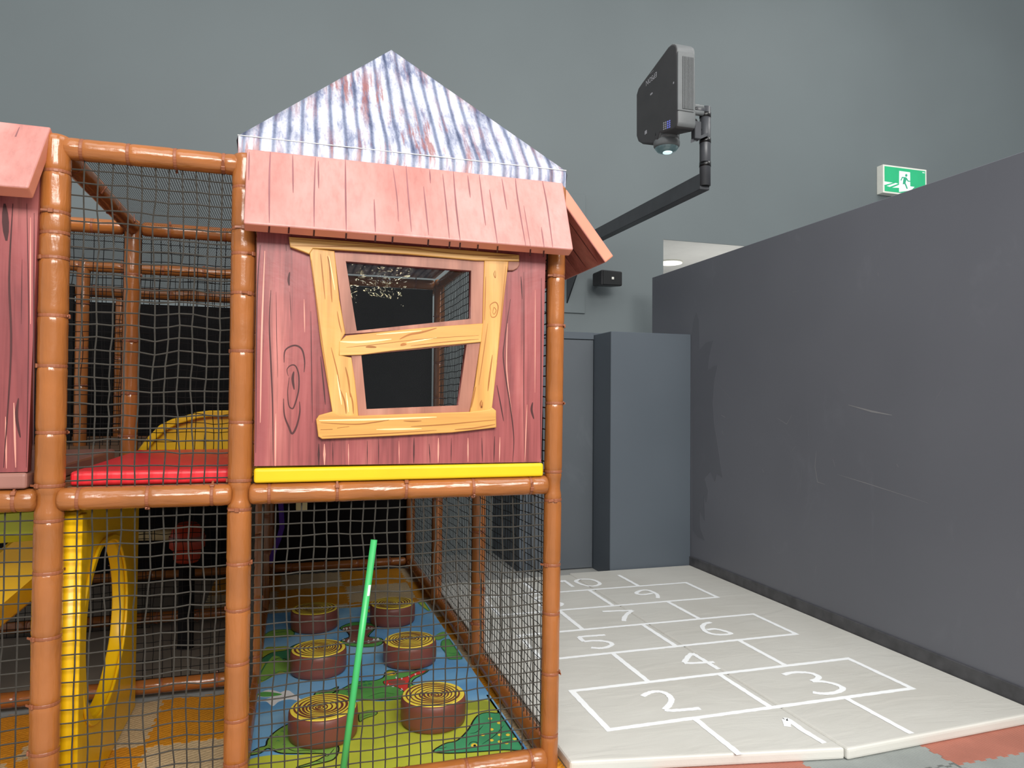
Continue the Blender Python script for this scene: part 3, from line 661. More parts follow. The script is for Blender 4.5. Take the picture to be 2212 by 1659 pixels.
rj = board('window_jamb', [(1618, 215), (1778, 228), (1748, 480), (1718, 760), (1692, 1000), (1668, 1205), (1685, 1228), (1518, 1236), (1555, 1050), (1592, 770), (1606, 640), (1612, 400)], M['yellowwoodv'], .015)
mr = board('window_rail', [(652, 765), (700, 722), (860, 705), (1000, 690), (1300, 662), (1610, 640), (1598, 765), (1300, 792), (1000, 824), (800, 850), (652, 855)], M['yellowwood'], .017)
sl = board('window_sill', [(500, 1278), (520, 1250), (615, 1224), (660, 1250), (780, 1254), (1100, 1242), (1520, 1228), (1650, 1212), (1665, 1196), (1695, 1220), (1698, 1332), (1400, 1366), (1000, 1388), (540, 1409), (514, 1392)], M['yellowwood'], .022)
board('window_bracket', [(1775, 222), (1848, 228), (1852, 250), (1838, 275), (1810, 290), (1772, 290)], M['brownwood'], .012)
gA = [([(575, 195), (590, 260), (600, 420), (606, 500)], .006), ([(530, 180), (545, 330), (560, 480)], .004), ([(640, 560), (655, 640), (670, 700)], .004), ([(600, 800), (640, 960), (660, 1080)], .004), ([(695, 930), (715, 1020), (728, 1130)], .006), ([(660, 1080), (690, 1160), (700, 1240)], .006), ([(720, 1080), (742, 1160), (748, 1240)], .005), ([(470, 220), (500, 460), (540, 760), (585, 1050)], .003)]
grain(lj, gA, z6, YPn-.015, M['inkamber'], .004)
grain(lj, [([(640, 980), (670, 1180)], .006), ([(585, 190), (625, 420)], .004), ([(700, 1100), (715, 1230)], .005)], z6, YPn-.015, M['inkcream'], .005)
gB = [([(1688, 290), (1680, 315), (1690, 338), (1692, 295)], .003), ([(1660, 560), (1655, 520), (1690, 500), (1708, 530), (1695, 590), (1665, 598), (1655, 560)], .004), ([(1672, 570), (1680, 535), (1695, 555), (1682, 580), (1672, 568)], .003), ([(1625, 330), (1622, 480), (1618, 620)], .004), ([(1760, 260), (1735, 520), (1700, 900)], .003), ([(1670, 850), (1650, 1000), (1640, 1090)], .006), ([(1560, 1060), (1545, 1130), (1530, 1200)], .005), ([(1600, 1150), (1590, 1175), (1600, 1200), (1605, 1160)], .007), ([(1640, 640), (1610, 850), (1580, 1050)], .003)]
grain(rj, gB, z6, YPn-.015, M['inkamber'], .004)
grain(hd, [([(330, 125), (600, 130), (850, 128), (1100, 140), (1400, 175), (1800, 200)], .004), ([(330, 80), (700, 105), (1200, 145)], .003), ([(840, 130), (1060, 125)], .003), ([(1480, 182), (1650, 190), (1830, 192)], .004), ([(1640, 205), (1840, 212)], .003)], z6, YPn-.02, M['inkamber'], .004)
grain(mr, [([(1055, 745), (1120, 715), (1200, 700), (1300, 672)], .007), ([(830, 797), (865, 796), (900, 799)], .008), ([(1060, 786), (1078, 780), (1100, 779)], .01), ([(700, 800), (900, 780), (1200, 745), (1580, 720)], .002), ([(1130, 790), (1350, 765), (1580, 745)], .003)], z6, YPn-.017, M['inkamber'], .004)
grain(mr, [([(660, 762), (800, 765), (1000, 745)], .008), ([(1100, 770), (1300, 735)], .005), ([(900, 715), (1200, 690)], .005)], z6, YPn-.017, M['inkcream'], .005)
grain(sl, [([(530, 1300), (760, 1310), (900, 1295), (985, 1280)], .004), ([(1080, 1288), (1140, 1290), (1200, 1288)], .004), ([(530, 1345), (610, 1343)], .006), ([(1130, 1325), (1350, 1312), (1690, 1280)], .004), ([(1420, 1345), (1550, 1335), (1690, 1310)], .005), ([(540, 1390), (900, 1375), (1300, 1350)], .003), ([(640, 1335), (720, 1325)], .005)], z6, YPn-.022, M['inkamber'], .004)
grain(sl, [([(520, 1285), (900, 1278), (1300, 1262)], .007), ([(900, 1345), (1200, 1340)], .006)], z6, YPn-.022, M['inkcream'], .005)
for pp in (up, lo_):
    q = xz([(p[0]+(8 if p[0] > 1000 else -8), p[1]+(8 if p[1] > (450 if pp is up else 1000) else -8)) for p in pp], z6, YPn+.02)
    vs = [(x, YPn+.02, z) for x, z in q]; tag(pyd('window_pane', vs, [(0, 1, 2, 3)], M['pane'], house), 'clear rippled vinyl pane')
# front awning
def awning(name, tl, tr, br, bl, t, mat, parent, sidemat=None):
    tl, tr, br, bl = map(V, (tl, tr, br, bl)); n = (tr-tl).cross(bl-tl).normalized()
    if n.z < 0: n = -n
    bm = bmesh.new()
    f = [bm.verts.new(p) for p in (tl, tr, br, bl)]; b = [bm.verts.new(p-n*t) for p in (tl, tr, br, bl)]
    bm.faces.new(f); bm.faces.new(b[::-1])
    for k in range(4): bm.faces.new((f[k], b[k], b[(k+1) % 4], f[(k+1) % 4]))
    bmesh.ops.bevel(bm, geom=list(bm.edges), offset=.007, segments=3, profile=.6, affect='EDGES')
    bmesh.ops.recalc_face_normals(bm, faces=bm.faces)
    o = mesh(name, bm, mat, parent); me = o.data
    if sidemat:
        for s_ in sidemat: me.materials.append(s_)
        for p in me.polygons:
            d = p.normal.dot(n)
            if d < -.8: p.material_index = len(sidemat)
            elif abs(d) < .5: p.material_index = 1
    return o, n
ya, yb = YF-.04, YF-.155
AW = (PY(533, 320.5, ya), PY(1216, 394.4, ya), PY(1239, 539, yb), PY(526, 482, yb))
aw, an = awning('awning', *AW, .05, M['pinkroof'], house, [M['pinkside'], M['pinkunder']])
z5 = zm(500, 80, 760/2212)
def onplane_lines(par, polys, fn, o, n, mat, w, name='printed_line', off=.0009, taper=1):
    ex = (AW[1]-AW[0]).normalized() if par is aw else V((1, 0, 0)); ex = (ex-n*ex.dot(n)).normalized(); ey = n.cross(ex)
    ls = []
    for p in polys:
        ww = w
        if isinstance(p, tuple): p, ww = p
        pts = [PP(*fn(q), o, n)-V(o) for q in p]; q2 = [(a.dot(ex), a.dot(ey)) for a in pts]
        ls.append((resample(q2, .02) if len(q2) < 3 else smooth_line(q2, 4), ww, taper))
    return ribbons(name, ls, (o, ex, ey), mat, par, off)
awl = [([(245, 722), (238, 900), (238, 1168)], .006), [(385, 742), (388, 980)], ([(528, 756), (520, 1000), (520, 1192)], .005), [(546, 780), (548, 952)], ([(716, 772), (718, 1000), (722, 1215)], .006), [(897, 1020), (905, 1225)], ([(1015, 822), (1040, 1000), (1050, 1160)], .004), [(1098, 810), (1112, 1000), (1132, 1225)], [(1208, 940), (1240, 1245)], [(1246, 835), (1252, 920)], ([(1328, 860), (1350, 1060), (1370, 1265)], .005), ([(1395, 845), (1412, 1060), (1437, 1275)], .006), [(1485, 870), (1502, 1010)], [(1558, 868), (1580, 1050), (1598, 1185)], [(1622, 960), (1672, 1295)], [(1700, 890), (1732, 1085)], [(1785, 890), (1800, 1020), (1850, 1310)], ([(1838, 1060), (1880, 1315)], .003), [(1955, 905), (1985, 1060), (2020, 1320)], [(1948, 1195), (1966, 1320)], [(112, 722), (108, 900)]]
onplane_lines(aw, awl, z5, AW[0], an, M['inkgrey'], .0055)
# same lines run over the lower edge of the awning
n2 = V((AW[2]-AW[3])).cross(an).normalized()
if n2.z > 0: n2 = -n2
onplane_lines(aw, [[(x, y0+4), (x-3, y0+44)] for x, y0 in ((238, 1185), (362, 1190), (520, 1208), (722, 1228), (906, 1242), (1014, 1180+70), (1238, 1268), (1372, 1282), (1438, 1288), (1550, 1300), (1674, 1310), (1880, 1330), (1964, 1338))], z5, AW[3], n2, M['ink'], .006, taper=0)
# side awning
R0, R1 = PY(1224, 408, 2.80), PY(1326, 553, 2.80)
awr, rn = awning('awning', (R0.x, 2.80, R0.z), (R0.x, 4.04, R0.z), (R1.x, 4.04, R1.z), (R1.x, 2.80, R1.z), .05, M['pinkroof'], house, [M['pinkside'], M['pinkunder']])
ls = []
ux = V((R1.x-R0.x, 0, R1.z-R0.z)); Ln = ux.length; ux.normalize(); oo = V((R0.x, 0, R0.z))-rn*.05
fr = (oo, V((0, 1, 0)), ux) if V((0, 1, 0)).cross(ux).dot(rn) < 0 else (oo, V((0, -1, 0)), ux)
sg = fr[1].y
for k in range(10):
    y = 2.87+k*.115+random.uniform(-.02, .02); ls.append((resample([(sg*y, .03+random.choice((0, .05))), (sg*y, Ln-.015)], .03), random.uniform(.004, .009), 1))
ribbons('printed_line', ls, fr, M['ink'], awr, .0009)
# pyramid roof of printed vinyl
AP = V((.42, 3.405, 3.17)); e0, e1, f0, f1, ze = -.208, 1.068, YF-.022, 4.03, 2.46
cor = [V((e0, f0, ze)), V((e1, f0, ze)), V((e1, f1, ze)), V((e0, f1, ze))]
bm = bmesh.new(); uvl = bm.loops.layers.uv.new('UVMap')
n = 22
for s_ in range(4):
    A, B = cor[s_], cor[(s_+1) % 4]; Lx = (B-A).length; mid = (A+B)/2; Ls = (AP-mid).length; g = []
    nn = (B-A).cross(AP-A).normalized()
    if nn.z < 0: nn = -nn
    for i in range(n+1):
        row = []
        for j in range(n+1):
            t_ = i/n; a = A.lerp(AP, t_); b = B.lerp(AP, t_); p = a.lerp(b, j/n)
            sag = -.012*math.sin(math.pi*t_)*math.sin(math.pi*j/n)+.004*noise.noise(p*6)*math.sin(math.pi*j/n)*(1-t_)
            row.append((bm.verts.new(p+nn*sag), ((p-A).dot((B-A).normalized())+s_*1.7, t_*Ls)))
        g.append(row)
    for i in range(n):
        for j in range(n):
            q = [g[i][j], g[i][j+1], g[i+1][j+1], g[i+1][j]]
            f_ = bm.faces.new([x[0] for x in q])
            for lp, x in zip(f_.loops, q): lp[uvl].uv = x[1]
    # hem hanging below the eave
    hm = []
    for j in range(n+1):
        p = A.lerp(B, j/n); ou = V((nn.x, nn.y, 0)).normalized()
        hm.append([(bm.verts.new(p+V((0, 0, -.07*k))+ou*(.004*noise.noise(p*9+V((0, 0, k)))+(.006 if k == .25 else .0))), ((p-A).dot((B-A).normalized())+s_*1.7, -.07*k)) for k in (0, .25, 1)])
    for j in range(n):
        for k in range(2):
            q = [hm[j][k], hm[j+1][k], hm[j+1][k+1], hm[j][k+1]]; f_ = bm.faces.new([x[0] for x in q])
            for lp, x in zip(f_.loops, q): lp[uvl].uv = x[1]
bmesh.ops.remove_doubles(bm, verts=bm.verts, dist=.0005)
for f_ in bm.faces: f_.smooth = True
rf = mesh('tin_print_roof', bm, M['tin'], house, True)
for A, B in ((cor[0], AP), (cor[1], AP)):
    pass
bm = bmesh.new(); tube(bm, [cor[3]+V((0, 0, .001)), cor[0]+V((-.001, -.002, .001)), cor[1]+V((.001, -.002, .001)), cor[2]+V((0, 0, .001))], .002, 6); mesh('eave_piping', bm, M['whitewall'], house, True)

# neighbouring playhouse
h2 = empty('playhouse', (-1.4, YPn, 1.25), 'partly seen playhouse with dark red timber-print wall and plain pink awning', 'playhouse')
pn = plate('wall_panel', [[(-1.95, 1.252), (-.845, 1.252), (-.83, 2.3), (-1.95, 2.3)]], XZ(YPn), .035, M['panel'], h2)
idl = [([(28, 440), (20, 600), (24, 760), (8, 1010)], .006), ([(58, 440), (62, 700), (57, 1010)], .003), ([(10, 440), (14, 520)], .02), ([(40, 860), (36, 900), (44, 945)], .009), ([(74, 460), (72, 1015)], .004), ([(48, 560), (46, 700)], .002)]
grain(pn, idl, idf, YPn, M['ink'], .004)
grain(pn, [([(30, 870), (34, 1010)], .006), ([(12, 900), (14, 1012)], .005), ([(66, 470), (66, 700)], .004)], idf, YPn, M['inkpink'], .005, 1, .0005)
aw2, _ = awning('awning', (-1.95, YF-.04, 2.425), (-.80, YF-.04, 2.415), (-.826, YF-.155, 2.172), (-1.95, YF-.155, 2.172), .055, M['pinkroof'], h2, [M['pinkside'], M['pinkunder']])
onplane_lines(aw2, [([(42, 275), (20, 330), (0, 385)], .006)], idf, V((-.80, YF-.04, 2.415)), _, M['inkgrey'], .006)

# ================================================================== STUMP GAME
zc = zm(530, 1280, 650/2212); CM = .035
cm = empty('crocodile_mat', (.39, 4, 0), 'blue and lime play mat printed with cartoon crocodiles', 'mat')
hexa('mat_base', [(-.165, 2.86, .001), (.965, 2.86, .001), (.94, 5.21, .001), (-.165, 5.21, .001), (-.165, 2.86, CM), (.965, 2.86, CM), (.94, 5.21, CM), (-.165, 5.21, CM)], M['waterblue'], cm, .006, 2)
pc = [0]
def clampxy(q): return [(min(max(x, -.158), .948-.01*(y-2.86)), min(max(y, 2.868), 5.2)) for x, y in q]
def art(pts, mat, name='printed_patch', sm=True, outline=None, ow=.0075):
    pc[0] += 1; q = clampxy(xy(pts, zc, CM))
    if sm: q = clampxy(smooth_line(q, 4, True))
    z = CM+.0006+pc[0]*.00003
    o = plate(name, [q], XY(z), .0004, M[mat], cm)
    if outline: ribbons('printed_outline', [(q+[q[0]], ow, 0)], XY(z), M[outline], cm, .0003)
    return o
def ink(polys, mat='inkblack', w=.006, taper=1):
    pc[0] += 1; ls = []
    for p in polys:
        q = clampxy(xy(p, zc, CM)); ls.append((smooth_line(q, 5) if len(q) > 2 else resample(q, .02), w, taper))
    ribbons('printed_outline', ls, XY(CM+.0006+pc[0]*.00003), M[mat], cm, .0003)
def dot(c, rx, ry, mat): art([(c[0]+rx*math.cos(a*.7854), c[1]+ry*math.sin(a*.7854)) for a in range(8)], mat, 'printed_spot')
art([(-60, 1400), (10, 1240), (200, 1195), (430, 1190), (600, 1120), (700, 980), (760, 840), (860, 795), (1000, 800), (1180, 785), (1400, 800), (1650, 800), (1900, 800), (2200, 1290), (2200, 1500)], 'land')
art([(1150, 795), (1450, 790), (1860, 798), (1900, 850), (1500, 860), (1200, 840)], 'landdark')
art([(90, 640), (110, 560), (140, 415), (220, 400), (340, 410), (350, 580), (240, 600), (120, 660)], 'landdark')
art([(85, 760), (170, 715), (270, 745), (180, 768)], 'inkwhite'); art([(75, 805), (180, 775), (300, 720), (360, 750), (420, 800), (330, 785), (250, 800), (200, 835), (150, 800)], 'inkwhite')
art([(95, 745), (150, 730), (270, 748), (190, 765), (110, 765)], 'croc')
art([(900, 380), (960, 345), (1060, 360), (1000, 385), (940, 400)], 'inkwhite')
art([(110, 500), (190, 445), (300, 425), (350, 392), (440, 362), (475, 378), (430, 410), (350, 440), (335, 500), (250, 482), (160, 520)], 'crocdark', outline='inkblack')
art([(110, 600), (190, 475), (250, 470), (290, 500), (340, 480), (345, 590), (250, 580), (130, 650)], 'croclime', outline='crocdark')
art([(130, 330), (200, 280), (340, 275), (350, 320), (240, 330)], 'croclime', outline='crocdark'); ink([[(180, 305), (260, 292), (340, 290)]], 'crocdark', .01)
art([(1270, 70), (1330, 60), (1385, 100), (1400, 130), (1330, 125)], 'land', outline='croc')
art([(895, 135), (915, 120), (940, 125), (935, 145), (905, 148)], 'inkyellow', outline='crocdark')
# open jaws
art([(698, 258), (760, 228), (830, 218), (965, 238), (945, 275), (905, 322), (960, 330), (1008, 345), (1005, 378), (950, 398), (850, 402), (740, 388), (703, 362), (722, 343), (765, 325), (745, 290), (710, 275)], 'croc', outline='inkblack')
art([(712, 262), (780, 245), (870, 240), (950, 250), (930, 280), (895, 322), (980, 345), (990, 360), (900, 380), (780, 372), (715, 355), (770, 325), (750, 290)], 'mouthbrown', outline='inkblack', ow=.004)
ink([[(780, 290), (830, 280), (890, 285)], [(800, 330), (850, 320), (880, 330)]], 'ink', .006)
for x, y, dx, dy in ((722, 268, 10, 20), (745, 262, 9, 17), (770, 258, 8, 14), (905, 258, 8, 15), (930, 262, 9, 16), (720, 352, 14, -16), (760, 362, 13, -18), (800, 370, 12, -16), (905, 366, 12, -18), (945, 358, 13, -20), (975, 350, 12, -18)): art([(x-dx, y), (x, y+dy), (x+dx, y), (x, y-dy*.3)], 'inkwhite', 'printed_tooth', False)
# crocodile in the middle
art([(510, 768), (520, 735), (560, 722), (620, 718), (682, 693), (668, 722), (640, 742), (720, 705), (800, 664), (880, 652), (955, 648), (1015, 625), (1028, 590), (1060, 572), (1110, 580), (1150, 590), (1250, 572), (1345, 566), (1325, 592), (1240, 640), (1230, 680), (1330, 680), (1340, 720), (1200, 775), (1000, 792), (800, 792), (600, 780)], 'croc', outline='inkblack')
art([(1015, 655), (1090, 640), (1180, 622), (1280, 578), (1335, 572), (1300, 598), (1235, 618), (1205, 650), (1198, 700), (1215, 752), (1190, 752), (1150, 718), (1100, 692), (1040, 688)], 'mouthred', outline='inkblack', ow=.004)
art([(1050, 655), (1120, 645), (1175, 650), (1160, 670), (1070, 672)], 'mouthbrown')
for x, y, dx, dy in ((1050, 690, 10, -18), (1085, 696, 10, -18), (1150, 722, 10, -20), (1185, 745, 10, -20), (1110, 622, 8, 18), (1150, 628, 8, 16), (1205, 612, 8, 18), (1250, 598, 7, 15), (1290, 585, 7, 12)): art([(x-dx, y), (x, y+dy), (x+dx, y)], 'inkwhite', 'printed_tooth', False)
dot((1072, 597), 40, 17, 'inkyellow'); ink([[(1032, 597), (1060, 582), (1100, 585), (1112, 600), (1075, 614), (1034, 600)]], w=.005); dot((1090, 596), 10, 8, 'inkblack')
for x, y in ((830, 670), (868, 660), (905, 655), (840, 690), (880, 682), (915, 675), (790, 685), (800, 705), (850, 708), (745, 715), (760, 730)): dot((x, y), 15, 6, 'crocdark')
ink([[(530, 765), (560, 740), (640, 735)], [(900, 770), (1000, 740), (1100, 750)], [(690, 720), (670, 760)]], w=.003)
art([(1395, 330), (1430, 300), (1500, 290), (1480, 320), (1420, 350)], 'croclime', outline='croc')
art([(1440, 400), (1450, 355), (1500, 345), (1560, 350), (1600, 420), (1620, 480), (1560, 492), (1490, 488), (1470, 440)], 'croc', outline='crocdark'); ink([[(1480, 445), (1530, 450), (1600, 440)], [(1490, 465), (1590, 462)]], 'crocdark', .006); dot((1540, 392), 14, 7, 'inkyellow')
# crocodile at the front corner
art([(1385, 1175), (1420, 1140), (1480, 1110), (1560, 1090), (1640, 1010), (1680, 940), (1720, 900), (1780, 885), (1850, 890), (1872, 870), (1820, 820), (1780, 755), (1840, 790), (1900, 860), (1960, 960), (2100, 1140), (1900, 1160), (1690, 1175), (1500, 1185)], 'crocteal', outline='inkblack', ow=.008)
for x, y in ((1800, 930), (1865, 962), (1925, 945), (1810, 1010), (1870, 1050), (1930, 1050), (1745, 1050), (1810, 1090), (1870, 1100), (1920, 1110), (1980, 1080)): dot((x, y), 15, 9, 'inkyellow')
dot((1682, 1128), 24, 16, 'inkyellow'); dot((1686, 1130), 10, 9, 'inkblack')
ink([[(1640, 1130), (1660, 1105), (1700, 1105), (1715, 1130)], [(1400, 1145), (1440, 1150), (1480, 1140)], [(1410, 1165), (1450, 1172)], [(1650, 1040), (1700, 1030), (1750, 980)], [(1740, 1120), (1840, 1050), (1900, 980)], [(1860, 1090), (1960, 1070)], [(1880, 1110), (1970, 1090)]], w=.004)
# crocodile in front of the near stump
art([(38, 1200), (50, 1175), (100, 1145), (150, 1130), (165, 1085), (230, 1020), (325, 972), (420, 1000), (600, 1060), (680, 1130), (678, 1190), (640, 1235), (540, 1262), (420, 1288), (380, 1288), (500, 1250), (570, 1215), (585, 1190), (450, 1188), (260, 1185), (170, 1150), (110, 1185)], 'croclime', outline='inkblack')
ink([[(170, 1130), (240, 1165), (300, 1150), (360, 1170), (440, 1165), (520, 1180)], [(570, 1190), (600, 1210), (640, 1170), (655, 1150)], [(480, 1250), (530, 1245), (560, 1250)]], w=.004)
for x, y in ((230, 1060), (270, 1030), (300, 1075), (240, 1100), (285, 1125)): ink([[(x-12, y), (x, y-8), (x+12, y)]], 'crocdark', .004)
art([(835, 900), (870, 880), (930, 870), (968, 885), (955, 905), (880, 930), (840, 955)], 'croclime', outline='inkblack', ow=.004); ink([[(845, 925), (900, 905), (955, 895)], [(870, 892), (905, 882), (950, 880)]], w=.003)
# six tree-stump cushions
SC = .32
def stump(cx, cy, rot, label, first=None):
    e = empty('stump_cushion', (cx, cy, CM+.0038), label, 'stump cushion', 'tree-stump cushions on the crocodile mat')
    Mx = Matrix.Translation((cx, cy, CM+.0038)) @ Matrix.Rotation(rot, 4, 'Z')
    if 'side' not in ST:
        bm = bmesh.new(); lathe(bm, [(.136, 0), (.145, .006), (.148, .03), (.148, .09), (.146, .112), (.140, .1185), (.128, .119)], seg=48); me = bpy.data.meshes.new('side'); bmesh.ops.recalc_face_normals(bm, faces=bm.faces); bm.to_mesh(me); bm.free()
        for p in me.polygons: p.use_smooth = len(p.vertices) == 4
        me.materials.append(M['stump']); ST['side'] = me
        bm = bmesh.new(); lathe(bm, [(.1405, .1186), (.1385, .1212), (.001, .1218)], seg=48, cap=False); me = bpy.data.meshes.new('top_disc'); bm.to_mesh(me); bm.free(); me.materials.append(M['stumpyellow']); ST['top'] = me
        vs, fs = [], []
        rr = [.120, .101, .083, .065, .048, .031, .017]
        for k, r0 in enumerate(rr):                # crooked growth rings
            b = len(vs); N_ = 56
            for a in range(N_):
                th = 2*math.pi*a/N_; w_ = .0041+.0014*math.sin(th*2+k); d = r0*(1+.05*math.sin(th+k*.5)+.02*math.sin(3*th+k)); ox = -.012*(1-r0/.14)*1.6
                for s_ in (1, -1): vs.append(((d+w_*s_)*math.cos(th)+ox, (d+w_*s_)*math.sin(th)+ox*.4, .1224))
            for a in range(N_): fs.append((b+2*a, b+2*a+1, b+(2*a+3) % (2*N_), b+(2*a+2) % (2*N_)))
        b = len(vs); vs += [(.009*math.cos(a*.5236)-.018, .009*math.sin(a*.5236)-.007, .1224) for a in range(12)]; fs.append(tuple(range(b, b+12)))
        me = bpy.data.meshes.new('growth_rings'); me.from_pydata(vs, [], fs); me.materials.append(M['stump']); ST['ring'] = me
    for nm, k in (('side', 'side'), ('top_disc', 'top'), ('growth_rings', 'ring')):
        o = bpy.data.objects.new(nm, ST[k]); COL.objects.link(o); o.matrix_basis = Mx; attach(o, e)
ST = {}
for k, (x, y, lb) in enumerate([(.143, 3.267, 'brown stump cushion with yellow rings on the leaf-green crocodile, behind the green stick'), (.63, 3.271, 'brown stump cushion with yellow rings beside the teal crocodile with yellow spots'), (.147, 4.04, 'brown stump cushion with yellow rings next to the dark green crocodile head'), (.642, 4.046, 'brown stump cushion with yellow rings above the red-mouthed crocodile'), (.147, 4.808, 'brown stump cushion with yellow rings at the orange tiles, beyond the open brown jaws'), (.644, 4.802, 'brown stump cushion with yellow rings at the tan tiles, beyond the open brown jaws')]):
    stump(x, y, k*1.3, lb)
# green stick leaning on the net
gt, gb = PY(808, 1166, YF-.04), PY(742, 1659, YF-.075)
dv = (gb-gt)/(gt.z-gb.z); gb0 = gt+dv*(gt.z-.002)
gs = empty('play_stick', gb0, 'long green plastic stick leaning against the net in front of the stumps', 'stick')
bm = bmesh.new(); tube(bm, [gb0, gt], .0125, 18); mesh('tube', bm, M['green'], gs, True)
ax = (gt-gb0).normalized(); sp_ = gt-ax*.185
bm = bmesh.new(); A = axis_matrix(sp_-ax*.018, sp_+ax*.018)
for k in range(4):
    a0 = math.atan2(-1, 0)
vs, fs = [], []
sx = ax.cross(V((0, -1, 0))).normalized(); 
for i in range(7):
    for j in range(5):
        th = (-.9+.22*j); rr = .0128; vs.append(sp_+ax*(-.02+.04*i/6)+(V((0, -1, 0))*math.cos(th)+sx*math.sin(-th))*rr)
for i in range(6):
    for j in range(4):
        fs.append((i*5+j, (i+1)*5+j, (i+1)*5+j+1, i*5+j+1))
bm.free(); pyd('sticker', vs, fs, M['inkwhite'], gs)
# ================================================================== THINGS INSIDE THE FRAME
# yellow climbing panel with a tall oval hole, standing along the left of the bay
XC = -.715
def yz(pts): return [(lambda p: (p.y, p.z))(PX(x, y, XC)) for x, y in pts]
yn, yfr = PX(163, 1300, XC).y, PX(299, 1200, XC).y
hole = smooth_line(yz([(232, 1172), (248, 1172), (258, 1195), (266, 1240), (268, 1300), (263, 1370), (252, 1430), (236, 1490), (214, 1535), (196, 1545), (186, 1515), (181, 1460), (180, 1400), (183, 1330), (190, 1275), (201, 1230), (215, 1190)]), 4, True)
cp = empty('oval_climber', (XC, 3.4, 0), 'yellow moulded climbing panel with a tall oval hole, behind the bay net', 'climbing panel')
FYZ = ((XC, 0, 0), (0, 1, 0), (0, 0, 1))
plate('panel_body', [[(yn, .002), (yfr, .002), (yfr, 1.10), (yn, 1.10)], hole], FYZ, .05, M['yellow'], cp, .008)
# raised rim around the hole and rib along the edge
hc = V((sum(p[0] for p in hole)/len(hole), sum(p[1] for p in hole)/len(hole)))
rim_o = [(hc.x+(p[0]-hc.x)*1.2, hc.y+(p[1]-hc.y)*1.09) for p in hole]; rim_i = [(hc.x+(p[0]-hc.x)*1.04, hc.y+(p[1]-hc.y)*1.02) for p in hole]
plate('hole_rim', [rim_o, rim_i], ((XC+.012, 0, 0), (0, 1, 0), (0, 0, 1)), .012, M['yellow'], cp, .004)
plate('edge_rib', [[(yn+.005, .01), (yn+.07, .01), (yn+.07, 1.09), (yn+.005, 1.09)]], ((XC+.015, 0, 0), (0, 1, 0), (0, 0, 1)), .015, M['yellow'], cp, .004)
# yellow slide hood behind the red pad
sh = empty('slide_hood', (-.5, Y1+.25, 1.19), 'yellow moulded slide entrance hood behind the red pad', 'slide')
yh = Y1+.14
hp = [(288, 985), (318, 945), (345, 918), (372, 905), (400, 898), (425, 890), (450, 887), (520, 886), (640, 886), (640, 985)]
q = xz(hp, idf, yh); q = [(x, max(z, 1.195)) for x, z in q]
plate('hood_side', [q], XZ(yh), .03, M['yellow'], sh, .004)
hpi = [(300, 985), (330, 950), (358, 925), (385, 913), (420, 906), (470, 903), (520, 902), (520, 898), (470, 898), (420, 900), (382, 907), (354, 918), (325, 942), (292, 985)]
q2 = [(x, max(z, 1.195)) for x, z in xz([(288, 985), (318, 945), (345, 918), (372, 905), (400, 898), (425, 890), (450, 887), (640, 886), (640, 899), (450, 901), (427, 904), (402, 911), (378, 919), (354, 932), (330, 955), (308, 985)], idf, yh-.06)]
plate('hood_lip', [q2], XZ(yh-.04), .045, M['yellow'], sh, .006)
# slide chutes under the neighbouring playhouse
def chute(name, label, path, w, d, mat):
    e = empty(name, path[-1], label, 'slide'); vs, fs = [], []; prof = [(-w/2-.02, .0), (-w/2, .012), (-w/2+.012, 0), (-w/2+.03, -d*.7), (-w/4, -d), (w/4, -d), (w/2-.03, -d*.7), (w/2-.012, 0), (w/2, .012), (w/2+.02, 0), (w/2, -d*.8), (w/4, -d-.02), (-w/4, -d-.02), (-w/2, -d*.8)]
    P = [V(p) for p in path]; n = len(prof)
    for i, p in enumerate(P):
        t_ = (P[min(i+1, len(P)-1)]-P[max(i-1, 0)]).normalized(); s_ = V((0, 1, 0)); up_ = t_.cross(s_); up_ = up_ if up_.z > 0 else -up_
        for a, b in prof: vs.append(p+s_*a+up_*b)
    for i in range(len(P)-1):
        for k in range(n): fs.append((i*n+k, i*n+(k+1) % n, (i+1)*n+(k+1) % n, (i+1)*n+k))
    fs.append(tuple(range(n))[::-1]); fs.append(tuple(range((len(P)-1)*n, len(P)*n)))
    pyd('chute_body', vs, fs, mat, e, False); return e
ch = chute('slide', 'yellow moulded slide running down under the neighbouring playhouse', [(-.90, 3.72, 1.05), (-.98, 3.72, 1.0), (-1.10, 3.72, .90), (-1.25, 3.72, .76), (-1.45, 3.72, .58), (-1.65, 3.72, .40), (-1.85, 3.72, .26)], .56, .2, M['yellow'])
ch2 = chute('slide', 'lime green slide section under the neighbouring playhouse deck', [(-.86, 3.2, 1.085), (-1.1, 3.2, 1.075), (-1.4, 3.2, 1.07), (-1.9, 3.2, 1.06)], .34, .1, M['lime'])
# red bumper deep in the frame
rb = PY(405, 1160, 4.75); be = empty('foam_bumper', (rb.x, rb.y, 0), 'dim red domed foam bumper deep inside the frame', 'bumper')
bm = bmesh.new(); lathe(bm, [(.06, rb.z-.15), (.075, rb.z-.13), (.078, rb.z-.08), (.1, rb.z-.06), (.1, rb.z), (.085, rb.z+.05), (.05, rb.z+.085), (.004, rb.z+.095)], Matrix.Translation((rb.x, rb.y, .001)), 28); mesh('dome', bm, M['redfoam'], be, True)
bm = bmesh.new(); lathe(bm, [(.05, 0), (.045, .02), (.045, rb.z-.145)], Matrix.Translation((rb.x, rb.y, .001)), 16); mesh('black_stem', bm, M['black'], be, True)
bm = bmesh.new(); lathe(bm, [(.102, 0), (.104, .006), (.104, .014), (.102, .02)], Matrix.Translation((rb.x, rb.y, rb.z-.01)), 28, cap=False); mesh('seam_band', bm, M['stump'], be, True)
